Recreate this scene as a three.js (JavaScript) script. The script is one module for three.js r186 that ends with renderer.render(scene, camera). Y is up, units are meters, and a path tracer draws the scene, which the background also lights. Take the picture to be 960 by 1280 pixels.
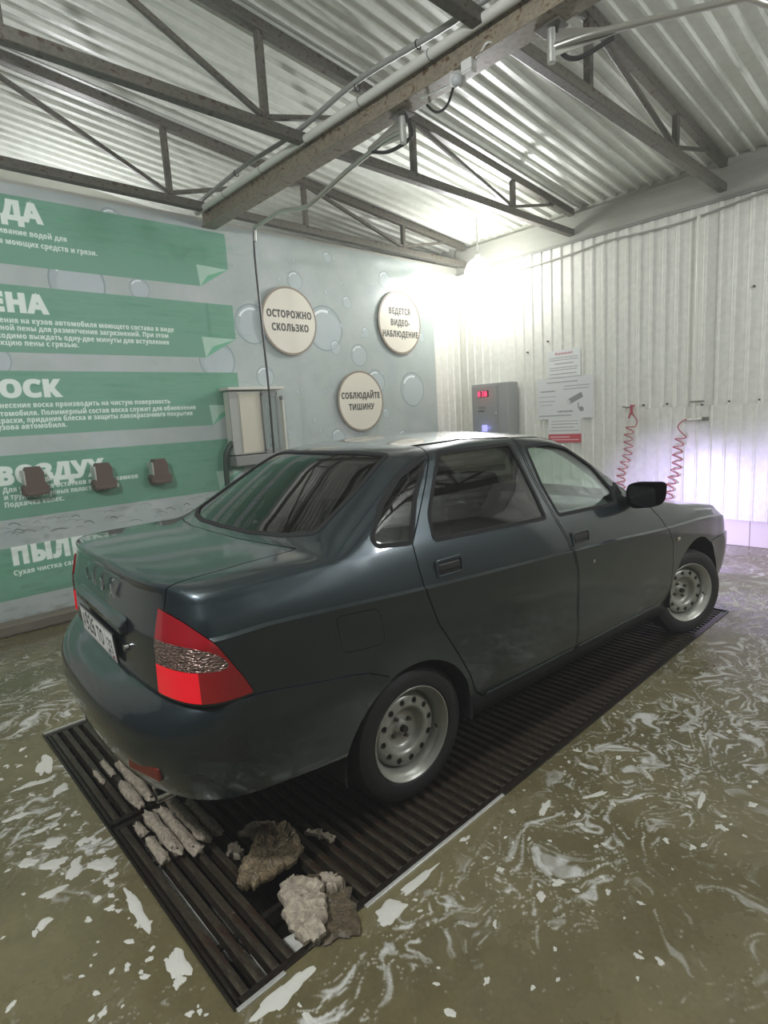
import * as THREE from 'three';
import { RoundedBoxGeometry } from 'three/addons/geometries/RoundedBoxGeometry.js';
import { TextGeometry } from 'three/addons/geometries/TextGeometry.js';
import { FontLoader } from 'three/addons/loaders/FontLoader.js';
import { mergeGeometries, mergeVertices, toCreasedNormals } from 'three/addons/utils/BufferGeometryUtils.js';
import { RectAreaLightUniformsLib } from 'three/addons/lights/RectAreaLightUniformsLib.js';
import { Brush, Evaluator, SUBTRACTION, INTERSECTION, ADDITION } from 'three-bvh-csg';
import { createNoise2D, createNoise3D } from 'simplex-noise';

// ---------------------------------------------------------------- camera, haze, exposure
const scene = new THREE.Scene();
scene.background = new THREE.Color(0x000000);
const camera = new THREE.PerspectiveCamera(2 * Math.atan(640 / 719.04) * 180 / Math.PI, 960 / 1280, 0.05, 60);
camera.position.set(-1.5672, 1.5684, 2.3290);
camera.rotation.set(-0.16232, -0.74243, -0.06115, 'YXZ');
scene.add(camera);
const renderer = new THREE.WebGLRenderer({ antialias: true });
renderer.toneMapping = THREE.LinearToneMapping;
renderer.toneMappingExposure = 1.0;
renderer.shadowMap.enabled = true;
RectAreaLightUniformsLib.init();
scene.fog = new THREE.FogExp2(0xf4f6ee, 0.009);            // the steam that hangs in the wash bay
const CORNER_BEAM = 44, CORNER_GLOBE = 2.4, BACK_LAMP = 27, SIDE_LAMP = 18, BAY_LAMP = 5.5, HEADLIGHT = 11;   // lamp strengths

// ---------------------------------------------------------------- helpers
function mulberry(a) { return () => { a |= 0; a = a + 0x6D2B79F5 | 0; let t = Math.imul(a ^ a >>> 15, 1 | a); t = t + Math.imul(t ^ t >>> 7, 61 | t) ^ t; return ((t ^ t >>> 14) >>> 0) / 4294967296; }; }
const rnd = mulberry(7), n2 = createNoise2D(mulberry(11)), n2b = createNoise2D(mulberry(23)), n3 = createNoise3D(mulberry(5));
const fbm = (x, y, o = 4, n = n2) => { let s = 0, a = .5, f = 1; for (let i = 0; i < o; i++) { s += a * n(x * f, y * f); a *= .5; f *= 2.03; } return s; };
const clamp = (v, a = 0, b = 1) => Math.min(b, Math.max(a, v)), lerp = (a, b, t) => a + (b - a) * t, sstep = (a, b, v) => { const t = clamp((v - a) / (b - a)); return t * t * (3 - 2 * t); };
const V = (x, y, z) => new THREE.Vector3(x, y, z);
const used = {};
function numbered(n) { used[n] = (used[n] || 0) + 1; return used[n] === 1 ? n : n + '_' + String(used[n] - 1).padStart(3, '0'); }
function shade(o) { o.castShadow = true; o.receiveShadow = true; return o; }
function mesh(name, geo, mat, parent, pos, rot) {
  const m = shade(new THREE.Mesh(geo, mat)); m.name = name;
  if (pos) m.position.set(...pos); if (rot) m.rotation.set(...rot);
  if (parent) parent.add(m); return m;
}
function thing(name, label, category, pos = [0, 0, 0], group) {
  const g = new THREE.Group(); g.name = numbered(name); g.position.set(...pos); scene.add(g);
  g.userData = { label, category }; if (group) g.userData.group = group; return g;
}
function single(name, label, category, geo, mat, pos, group) {
  const m = mesh(numbered(name), geo, mat, scene, pos); m.userData = { label, category }; if (group) m.userData.group = group; return m;
}
function struct(name, label, category, pos = [0, 0, 0]) { const g = thing(name, label, category, pos); g.userData.kind = 'structure'; return g; }
const rbox = (w, h, d, r = .006, s = 2) => new RoundedBoxGeometry(w, h, d, s, Math.min(r, w / 2.02, h / 2.02, d / 2.02));
const box = (w, h, d) => new THREE.BoxGeometry(w, h, d);
function tube(pts, r, seg = 48, rad = 8, closed = false, tens) {
  const c = new THREE.CatmullRomCurve3(pts.map(p => V(...p)), closed, tens === undefined ? 'centripetal' : 'catmullrom', tens ?? .5);
  return new THREE.TubeGeometry(c, seg, r, rad, closed);
}
function bar(a, b, w, h = w, r = .006) {            // a rounded bar between two points
  const A = V(...a), B = V(...b), L = A.distanceTo(B), g = boxUV(rbox(w, h, L, r));
  const m = new THREE.Matrix4().lookAt(A, B, Math.abs(B.clone().sub(A).normalize().y) > .98 ? V(1, 0, 0) : V(0, 1, 0));
  m.setPosition(A.clone().add(B).multiplyScalar(.5)); g.applyMatrix4(m); return g;
}
function rod(a, b, r, seg = 12) {
  const A = V(...a), B = V(...b), g = new THREE.CylinderGeometry(r, r, A.distanceTo(B), seg);
  g.applyQuaternion(new THREE.Quaternion().setFromUnitVectors(V(0, 1, 0), B.clone().sub(A).normalize()));
  g.translate(...A.clone().add(B).multiplyScalar(.5).toArray()); return g;
}
function merge(list) { return mergeGeometries(list.map(g => { const k = g.index ? g.toNonIndexed() : g; for (const a of Object.keys(k.attributes)) if (!['position', 'normal', 'uv'].includes(a)) k.deleteAttribute(a); return k; })); }
function canvasTex(w, h, draw) {
  const c = document.createElement('canvas'); c.width = w; c.height = h; const x = c.getContext('2d'); draw(x, w, h);
  const t = new THREE.CanvasTexture(c); t.colorSpace = THREE.SRGBColorSpace; t.anisotropy = 8; return t;
}
function dataTex(w, h, fn, srgb, repeat) {          // fn(u, v) -> [r, g, b] 0..1
  const d = new Uint8Array(w * h * 4);
  for (let j = 0; j < h; j++) for (let i = 0; i < w; i++) { const c = fn(i / w, j / h), k = (j * w + i) * 4; d[k] = clamp(c[0]) * 255; d[k + 1] = clamp(c[1]) * 255; d[k + 2] = clamp(c[2]) * 255; d[k + 3] = 255; }
  const t = new THREE.DataTexture(d, w, h); t.magFilter = THREE.LinearFilter; t.minFilter = THREE.LinearMipmapLinearFilter; t.generateMipmaps = true;
  t.wrapS = t.wrapT = THREE.RepeatWrapping; if (srgb) t.colorSpace = THREE.SRGBColorSpace; t.needsUpdate = true; if (repeat) t.repeat.set(...repeat); return t;
}
const lin = (r, g, b) => new THREE.Color().setRGB(r, g, b);
const M = (o) => new THREE.MeshStandardMaterial(o), P = (o) => new THREE.MeshPhysicalMaterial(o);
function boxUV(geo, s = 1) {                         // uv in metres from the dominant axis of the normal
  const g = geo.index ? geo.toNonIndexed() : geo; g.computeBoundingBox(); const p = g.attributes.position, n = g.attributes.normal, uv = new Float32Array(p.count * 2);
  for (let i = 0; i < p.count; i++) {
    const ax = Math.abs(n.getX(i)), ay = Math.abs(n.getY(i)), az = Math.abs(n.getZ(i));
    const [u, v] = ay >= ax && ay >= az ? [p.getX(i), p.getZ(i)] : ax >= az ? [p.getZ(i), p.getY(i)] : [p.getX(i), p.getY(i)];
    uv[i * 2] = u * s; uv[i * 2 + 1] = v * s;
  }
  g.setAttribute('uv', new THREE.BufferAttribute(uv, 2)); return g;
}

// ---------------------------------------------------------------- room dimensions (metres)
const ZF = -5.0, ZL = -3.2, XR = 5.2, XB = -4.4, ZN = 4.6, PITCH = .137;
const roofY = x => 4.45 - .106 * x;
// pit under the grates
const GX0 = -1.02, GX1 = 3.02, GZ0 = -1.07, GZ1 = 1.02;

// ---------------------------------------------------------------- textures of the setting
const grime = dataTex(512, 512, (u, v) => { const a = fbm(u * 9, v * 9, 5), b = fbm(u * 40 + 7, v * 40, 3, n2b); const k = .95 + .04 * a + .02 * b; return [k, k, k * .985]; }, true);
const rustMap = dataTex(512, 512, (u, v) => {
  const a = fbm(u * 7, v * 7, 5), b = fbm(u * 26 + 3, v * 26, 4, n2b), k = .78 + .16 * a + .12 * b, r = sstep(.22, .6, a + .5 * b);
  return [lerp(k, .52, r), lerp(k * .985, .42, r), lerp(k * .94, .33, r)];
}, true);
const steelGrey = M({ color: 0x7a7972, map: rustMap, roughness: .5, metalness: .1 });
const beamMat = M({ color: 0xb0a896, map: rustMap, roughness: .45, metalness: .1 });
const galv = M({ color: 0xcbccc4, roughness: .34, metalness: .6 });
const roofMat = M({ color: 0xe6e9e2, map: grime, roughness: .40 });
const wallMat = M({ color: 0xefefe8, map: grime, roughness: .36, metalness: .1 });
const plasterMat = M({ color: 0xb9bab0, map: grime, roughness: .8 });
const darkGap = M({ color: 0x2b2a27, roughness: .9 });

// ---------------------------------------------------------------- floor with wet concrete and foam lying on it
const FX0 = -4.4, FZ0 = -3.2, FW = 9.6, FH = 7.8;
function foamAt(x, z) {
  const wx = x + .16 * fbm(x * 1.7, z * 1.7, 3), wz = z + .16 * fbm(x * 1.7 + 9, z * 1.7 - 4, 3, n2b);
  // where foam lies, in floor metres: [x, z, rx, rz, amount]
  let den = 0;
  for (const [px, pz, rx, rz, a] of [[1.15, 1.38, 1.0, .34, 1], [2.2, 1.45, 1.0, .42, .95], [.1, 1.35, .55, .25, .75], [3.5, 1.1, .9, .7, 1], [4.4, .5, .8, .9, .85], [4.4, 1.6, .9, .8, .8], [2.6, 2.1, .8, .4, .7], [1.2, 1.95, .8, .3, .5], [.2, 1.9, .5, .3, .35],
    [-.95, -1.32, .32, .2, 1.15], [-1.2, -1.6, .55, .28, .7], [-.7, -1.7, .5, .3, .6], [-1.12, .08, .17, .22, .95], [-1.25, -.3, .16, .3, .8], [-1.0, -.65, .10, .2, .9], [-1.1, 1.25, .25, .2, .75], [-1.3, .95, .2, .22, .6], [-.75, 1.2, .4, .12, .6], [-.4, 1.2, .4, .14, .55], [-1.1, -2.3, 1.2, .5, .45], [.4, -2.4, 1.5, .5, .4]])
    den = Math.max(den, a * Math.exp(-.9 * (((x - px) / rx) ** 2 + ((z - pz) / rz) ** 2)));
  const qx = wx + .06 * n2(wz * 6.1, wx * 3.3), qz = wz + .04 * n2b(wx * 4.7, wz * 7.9);
  const ridge = 1 - Math.abs(fbm(qx * 4.2, qz * 8.6, 4)) * 2.7, fill = fbm(qx * 4.6 + 5, qz * 9.6, 5, n2b), fleck = n2(qx * 21, qz * 34) * .55 + n2b(qx * 52, qz * 66) * .45;
  const brk = sstep(-.35, .35, n2(qx * 17, qz * 30) + .6 * n2b(qx * 41, qz * 60));
  const lines = sstep(.90 - .22 * den, 1.02 - .12 * den, ridge) * sstep(.15, .5, den) * brk, patch = sstep(.42 - .34 * den, .62 - .34 * den, fill + .24 * fleck) * sstep(.15, .6, den);
  const specks = sstep(.64 - .14 * den, .76 - .14 * den, fleck) * (.2 + .8 * den);
  return clamp(Math.max(lines, patch * (.5 + .5 * brk), specks));
}
const TW = 1664, TH = 1352, colD = new Uint8Array(TW * TH * 4), rouD = new Uint8Array(TW * TH * 4), bumD = new Uint8Array(TW * TH * 4);
for (let j = 0; j < TH; j++) for (let i = 0; i < TW; i++) {
  const x = FX0 + FW * i / TW, z = FZ0 + FH * j / TH, k = (j * TW + i) * 4;
  const big = fbm(x * .9, z * .9, 4), fine = n2b(x * 70, z * 70) * .5 + n2(x * 33, z * 33) * .5, mid = fbm(x * 6, z * 6, 3, n2b);
  const f = foamAt(x, z), wet = sstep(-.25, .25, big + .25 * mid), b = 1 + .20 * mid + .13 * fine + .12 * big;
  let r = .128 * b * lerp(1.12, .84, wet), g = .110 * b * lerp(1.12, .83, wet), bl = .052 * b * lerp(1.12, .82, wet);
  const tex = .80 + .16 * n2(x * 90, z * 90);
  const ff = clamp(f * (1 + .25 * mid)), fr = .60 * tex, fg = .60 * tex, fb = .545 * tex;
  const e = v => 255 * Math.pow(clamp(v), 1 / 2.2);
  colD[k] = e(lerp(r, fr, ff)); colD[k + 1] = e(lerp(g, fg, ff)); colD[k + 2] = e(lerp(bl, fb, ff)); colD[k + 3] = 255;
  const ro = lerp(lerp(.42, .13, wet) + .06 * fine, .7, ff); rouD[k] = rouD[k + 1] = rouD[k + 2] = clamp(ro) * 255; rouD[k + 3] = 255;
  const bu = .35 + .12 * mid + .07 * fine * (1 - wet) + .4 * ff; bumD[k] = bumD[k + 1] = bumD[k + 2] = clamp(bu) * 255; bumD[k + 3] = 255;
}
function wrapTex(d, srgb) { const t = new THREE.DataTexture(d, TW, TH); t.magFilter = THREE.LinearFilter; t.minFilter = THREE.LinearMipmapLinearFilter; t.generateMipmaps = true; if (srgb) t.colorSpace = THREE.SRGBColorSpace; t.needsUpdate = true; return t; }
const floorMat = M({ map: wrapTex(colD, true), roughnessMap: wrapTex(rouD), roughness: 1, bumpMap: wrapTex(bumD), bumpScale: .006 });
{
  const sh = new THREE.Shape(); sh.moveTo(XB, -ZN); sh.lineTo(XR + .1, -ZN); sh.lineTo(XR + .1, -ZF); sh.lineTo(XB, -ZF); sh.closePath();
  const h = new THREE.Path(); h.moveTo(GX0, -GZ1); h.lineTo(GX0, -GZ0); h.lineTo(GX1, -GZ0); h.lineTo(GX1, -GZ1); h.closePath(); sh.holes.push(h);
  const g = new THREE.ExtrudeGeometry(sh, { depth: .3, bevelEnabled: false }); g.rotateX(-Math.PI / 2); g.translate(0, -.3, 0);
  const p = g.attributes.position, uv = g.attributes.uv; for (let i = 0; i < p.count; i++) uv.setXY(i, (p.getX(i) - FX0) / FW, (p.getZ(i) - FZ0) / FH);
  const f = struct('floor', 'wet brown concrete floor streaked with white soap foam', 'floor');
  mesh('concrete_slab', g, floorMat, f);
  mesh('pit_floor', box(GX1 - GX0 + .2, .05, GZ1 - GZ0 + .2), M({ color: 0x1b1915, roughness: .35 }), f, [(GX0 + GX1) / 2, -.315, (GZ0 + GZ1) / 2]);
}
// ---------------------------------------------------------------- walls
{
  // right wall: backing, upright profiled sheets, lower cover sheets, tile row
  const w = struct('wall_right', 'white profiled metal sheet wall in front of the car', 'wall');
  mesh('wall_core', box(.2, 4.4, ZN - ZF + .4), plasterMat, w, [XR + .13, 2.2, (ZN + ZF) / 2]);
  const per = 8, sw = per * PITCH;
  const gU = sheetUpright(sw, 3.5 - .277, PITCH, .040, .017), gL = sheetUpright(sw, 1.208, PITCH, .030, .012);
  for (let i = 0; i < 7; i++) mesh('profiled_sheet', gU, wallMat, w, [XR, .277, ZL + .01 + i * sw + .0]);
  for (let i = 0; i < 3; i++) mesh('cover_sheet', gL, wallMat, w, [XR - .02, .28, -.486 + i * sw]);
  const tileMat = [0xd8cfc6, 0xd4cbc4, 0xdbd2c8].map(c => M({ color: c, roughness: .22 }));
  const tg = rbox(.02, .272, .304, .004);
  for (let i = 0; i < 25; i++) mesh('tile', tg, tileMat[i % 3], w, [XR + .02, .137, ZL + .212 + i * .31]);
  mesh('tile_grout', box(.02, .277, ZN - ZL), M({ color: 0x8d877d, roughness: .9 }), w, [XR + .03, .138, (ZN + ZL) / 2]);
  for (const [y, z] of [[1.53, -.27], [1.53, -.53], [1.5, .09], [1.52, .35], [1.52, .62], [2.62, .53], [2.4, -1.75], [2.3, -2.05]]) mesh('screw', new THREE.CylinderGeometry(.011, .011, .03, 8).rotateZ(Math.PI / 2), steelGrey, w, [XR - .015, y, z]);
}
function sheetUpright(width, height, pitch, crest, depth) {           // ribs stand upright, facing -x, run along +z
  const n = Math.round(width / pitch), prof = [], e = Math.min(.012, crest / 3), f = pitch - crest;
  for (let i = 0; i < n; i++) { const s = i * pitch; prof.push([s, 0], [s + f, 0], [s + f + e, depth], [s + pitch - e, depth]); }
  prof.push([n * pitch, 0]);
  const pos = [], uv = [];
  const quad = (a, b) => { const A = [-a[1], 0, a[0]], B = [-b[1], 0, b[0]], Cc = [-b[1], height, b[0]], D = [-a[1], height, a[0]]; for (const q of [A, B, Cc, A, Cc, D]) { pos.push(...q); uv.push(q[2], q[1]); } };
  for (let i = 0; i + 1 < prof.length; i++) quad(prof[i], prof[i + 1]);
  const g = new THREE.BufferGeometry(); g.setAttribute('position', new THREE.Float32BufferAttribute(pos, 3)); g.setAttribute('uv', new THREE.Float32BufferAttribute(uv, 2)); g.computeVertexNormals(); return g;
}
{
  const w = struct('wall_left', 'light sheet metal side wall behind the printed banner', 'wall');
  mesh('wall_core', box(XR - XB, 3.6, .1), plasterMat, w, [(XR + XB) / 2, 1.8, ZL - .05]);
  const wf = struct('wall_far', 'pale wall of the neighbouring bay seen over the banner', 'wall');
  mesh('wall_core', box(XR - XB + .4, 5.1, .2), plasterMat, wf, [(XR + XB) / 2, 2.55, ZF - .1]);
  const g = sheetUpright(5 * PITCH, 3.5, PITCH, .040, .017); g.rotateY(Math.PI / 2); // faces +z
  mesh('profiled_sheet', g, wallMat, w, [XR - 5 * PITCH, 0, ZL + .003]);
  const b = struct('baseboard_left', 'grey concrete kerb along the foot of the banner wall', 'kerb');
  mesh('kerb', rbox(XR - XB, .10, .16, .02), M({ color: 0x8e8a7d, map: rustMap, roughness: .7 }), b, [(XR + XB) / 2, .05, ZL + .08]);
  const wb = struct('wall_back', 'dark closed roller shutter behind the car', 'wall');
  mesh('shutter', box(.2, 5.1, ZN - ZF + .4), M({ color: 0x3c3e3d, roughness: .6 }), wb, [XB - .1, 2.55, (ZN + ZF) / 2]);
  const wn = struct('wall_near', 'grey plain wall on the far side of the second wash lane', 'wall');
  mesh('wall_core', box(XR - XB + .4, 4.9, .2), M({ color: 0x8a8c87, roughness: .7 }), wn, [(XR + XB) / 2, 2.45, ZN + .1]);
}
// trim along the top of the right wall
{
  const t = struct('trim_1', 'grey dusty flashing strip along the top of the metal wall', 'trim');
  mesh('flashing', box(.012, .31, ZN - ZL), M({ color: 0xa9aaa2, map: grime, roughness: .5, metalness: .2 }), t, [XR - .006, 3.665, (ZN + ZL) / 2]);
  mesh('flashing_lip', rbox(.03, .03, ZN - ZL, .006), M({ color: 0x8d8e87, roughness: .5, metalness: .3 }), t, [XR - .025, 3.505, (ZN + ZL) / 2]);
}
// ---------------------------------------------------------------- roof: profiled sheets with ribs along x
{
  const c = struct('ceiling', 'galvanised profiled roof sheets with ribs running to the metal wall', 'ceiling');
  const per = 8, sw = per * PITCH, x0 = XB - .1, x1 = XR + .1;
  const n = per, prof = [], crest = .05, depth = .028, e = .014, f = PITCH - crest;
  for (let i = 0; i < n; i++) { const s = i * PITCH; prof.push([s, 0], [s + f, 0], [s + f + e, depth], [s + PITCH - e, depth]); } prof.push([n * PITCH, 0]);
  const pos = [], uv = [];
  for (let i = 0; i + 1 < prof.length; i++) {
    const a = prof[i], b = prof[i + 1], pt = (x, p) => [x, roofY(x) - p[1], p[0]];
    const A = pt(x0, a), B = pt(x1, a), C2 = pt(x1, b), D = pt(x0, b); for (const q of [A, B, C2, A, C2, D]) { pos.push(...q); uv.push(q[0], q[2]); }
  }
  const g = new THREE.BufferGeometry(); g.setAttribute('position', new THREE.Float32BufferAttribute(pos, 3)); g.setAttribute('uv', new THREE.Float32BufferAttribute(uv, 2)); g.computeVertexNormals();
  for (let i = -2; i < 8; i++) mesh('roof_sheet', g, roofMat, c, [0, .002 * Math.abs(i % 2), ZL - .15 + i * sw]);
  const a = Math.atan(.106), slab = box((x1 - x0) / Math.cos(a) + .3, .1, ZN - ZF + .6); slab.rotateZ(-a);
  mesh('roof_board', slab, plasterMat, c, [(x0 + x1) / 2, roofY((x0 + x1) / 2) + .07, (ZN + ZF) / 2]);
}
// ---------------------------------------------------------------- roof trusses
const topY = x => 4.375 - .106 * x;
function truss(z, label) {
  const t = thing('roof_truss', label, 'truss', [0, 0, z], 'roof trusses');
  const bl = x => 3.685 - .012 * Math.max(0, x - 1);
  mesh('bottom_chord', bar([XB, bl(0), 0], [5.17, bl(5.2) - .03, 0], .075, .075, .008), steelGrey, t);
  mesh('top_chord', bar([XB, topY(XB), 0], [5.17, topY(5.17), 0], .075, .075, .008), steelGrey, t);
  const nodes = [-3.75, -2.25, -.65, .95, 2.46, 3.96];
  for (const x of nodes) mesh('strut', bar([x, bl(x), 0], [x, topY(x), 0], .05, .05), steelGrey, t);
  for (const [a, b] of [[-2.25, -3.75], [-.65, -2.25], [.95, -.65]]) mesh('diagonal', bar([a - .03, bl(a) + .02, .004], [b + .03, topY(b) - .03, .004], .035, .035), steelGrey, t);
  mesh('diagonal', bar([.98, bl(1) + .02, .004], [2.43, topY(2.43) - .03, .004], .035, .035), steelGrey, t);
  mesh('diagonal', bar([2.5, topY(2.5) - .03, .004], [3.93, bl(3.9) + .02, .004], .035, .035), steelGrey, t);
  mesh('diagonal', bar([3.99, bl(4) + .03, .004], [4.75, topY(4.75) - .03, .004], .03, .03), steelGrey, t);
}
truss(-3.03, 'welded steel roof truss hugging the banner wall');
truss(-1.40, 'welded steel roof truss second out from the banner wall');
truss(.23, 'welded steel roof truss beside the long wash arm');
truss(1.86, 'welded steel roof truss fourth out from the banner wall');
truss(3.49, 'welded steel roof truss over the second wash lane');
// purlins resting on the trusses
// ---------------------------------------------------------------- centre beam with pipes
{
  const b = thing('ceiling_beam', 'rust streaked steel beam hung under the trusses carrying pipes', 'beam');
  mesh('beam', bar([1.37, 3.572, -3.16], [1.37, 3.572, ZN], .115, .145, .008), beamMat, b);
  mesh('lower_flange', bar([1.37, 3.503, -3.16], [1.37, 3.503, ZN], .15, .012, .004), beamMat, b);
  for (const z of [-3.03, -1.4, .23, 1.86]) mesh('hanger_plate', rbox(.12, .05, .1, .004), steelGrey, b, [1.37, 3.64, z]);
  const p = thing('water_pipe', 'thick pale pipe clipped along the side of the beam', 'pipe');
  mesh('pipe', rod([1.262, 3.625, -3.16], [1.262, 3.625, ZN], .029, 16), M({ color: 0xd6d6cc, roughness: .35, metalness: .2 }), p);
  for (let z = -2.6; z < 2; z += .62) mesh('pipe_clip', new THREE.TorusGeometry(.0305, .002, 6, 16), darkGap, p, [1.262, 3.625, z]);
  const q = thing('conduit', 'thin dark cable bundle tied above the thick pipe', 'cable');
  mesh('cable', tube([[1.27, 3.70, -3.16], [1.25, 3.72, -2.2], [1.25, 3.70, -1.5], [1.24, 3.74, -.7], [1.25, 3.70, .1], [1.25, 3.72, 1.2], [1.26, 3.7, 2.4]], .018, 90), M({ color: 0x8c8d86, roughness: .5 }), q);
  for (const z of [-2.35, -1.55, -.75, -.2, .35]) mesh('cable_tie', new THREE.TorusGeometry(.024, .004, 6, 14), darkGap, q, [1.25, 3.71, z]);
}
// ---------------------------------------------------------------- swinging wash arms
const armMat = M({ color: 0xc4c4ba, roughness: .3, metalness: .8 });
function washArm(name, label, base, pts, plateDir) {
  const t = thing(name, label, 'wash arm', base);
  const rel = pts.map(p => [p[0] - base[0], p[1] - base[1], p[2] - base[2]]);
  mesh('pivot', rod([0, -.07, 0], [0, .10, 0], .022, 14), galv, t);
  mesh('mount_plate', rbox(.10, .012, .14, .003), steelGrey, t, [0, .092, 0]);
  mesh('arm_tube', tube(rel, .017, 80, 12, false, .25), armMat, t);
  const d = V(...plateDir).normalize(), L = .34;
  const sh = new THREE.Shape(); sh.moveTo(0, -.045); sh.lineTo(0, .075); sh.lineTo(.05, .078); sh.lineTo(L, .02); sh.lineTo(L, .0); sh.closePath();
  const g = new THREE.ExtrudeGeometry(sh, { depth: .008, bevelEnabled: false }); g.translate(0, 0, -.004); g.rotateY(Math.atan2(-d.z, d.x));
  mesh('gusset_plate', g, armMat, t);
  mesh('feed_hose', tube([[.01, .09, .02], [.05, -.02, .03], [d.x * .12, -.075, d.z * .12], [d.x * .3, -.02, d.z * .3]], .012, 30), darkGap, t);
  return t;
}
washArm('wash_arm', 'bent galvanised wash arm swung towards the banner wall', [1.40, 3.395, -.50],
  [[1.40, 3.395, -.50], [1.40, 3.40, -.66], [1.41, 3.355, -1.06], [1.395, 3.30, -1.28], [1.37, 3.235, -1.55], [1.42, 3.33, -1.99], [1.42, 3.315, -2.41]], [0, 0, -1]);
washArm('wash_arm', 'straight galvanised wash arm swung out over the open floor', [1.42, 3.40, .57],
  [[1.42, 3.40, .57], [1.5, 3.405, .76], [1.81, 3.40, 1.31], [1.86, 3.395, 1.36], [1.99, 3.37, 1.44], [2.4, 3.3, 1.75]], [.32, 0, .55]);
{
  const h = thing('pressure_hose', 'thin black pressure hose hanging from the arm to the cabinet', 'hose', [1.42, 1.3, -2.41]);
  mesh('hose', tube([[0, 2.015, 0], [-.012, 1.96, 0], [-.02, 1.8, -.005], [-.015, 1.2, 0], [-.005, .6, 0], [.0, 0, -.02]], .010, 60), M({ color: 0x23231f, roughness: .45 }), h);
  mesh('swivel', rod([0, 1.99, 0], [-.01, 1.9, 0], .016), galv, h);
}
// ---------------------------------------------------------------- small CCTV dome and sensor hung from the beam
{
  const c = thing('security_camera', 'small white dome camera hung from the rusty beam', 'camera', [1.31, 3.45, .035]);
  const white = M({ color: 0xd9d9d2, roughness: .35 });
  const g = new THREE.CylinderGeometry(.047, .05, .06, 24); g.rotateX(.5); g.rotateZ(.55); mesh('housing', g, white, c);
  mesh('lens_ball', new THREE.SphereGeometry(.033, 20, 14), M({ color: 0xb8bcba, roughness: .2 }), c, [-.03, -.028, .022]);
  mesh('bracket', bar([.0, .03, 0], [.04, .06, -.01], .02), white, c);
  const j = thing('junction_box', 'white cable junction box beside the dome camera', 'box', [1.31, 3.475, .12]);
  mesh('body', rbox(.06, .06, .075, .008), white, j); mesh('lid', rbox(.05, .012, .065, .004), white, j, [0, -.034, 0]);
  mesh('flex', tube([[0, .02, .05], [-.01, .03, .1], [-.02, .045, .14], [.03, .05, .16]], .007, 30), white, j);
  single('antenna_wire', 'short bright wire running along the beam from the camera', 'wire', tube([[1.29, 3.43, .01], [1.31, 3.45, -.13], [1.32, 3.47, -.26]], .005, 20), galv);
  single('drooping_cable', 'dark cable drooping from the dome camera to the truss', 'cable', tube([[1.32, 3.43, .0], [1.4, 3.40, -.12], [1.5, 3.46, -.3], [1.55, 3.60, -.45]], .008, 24), darkGap);
}
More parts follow.
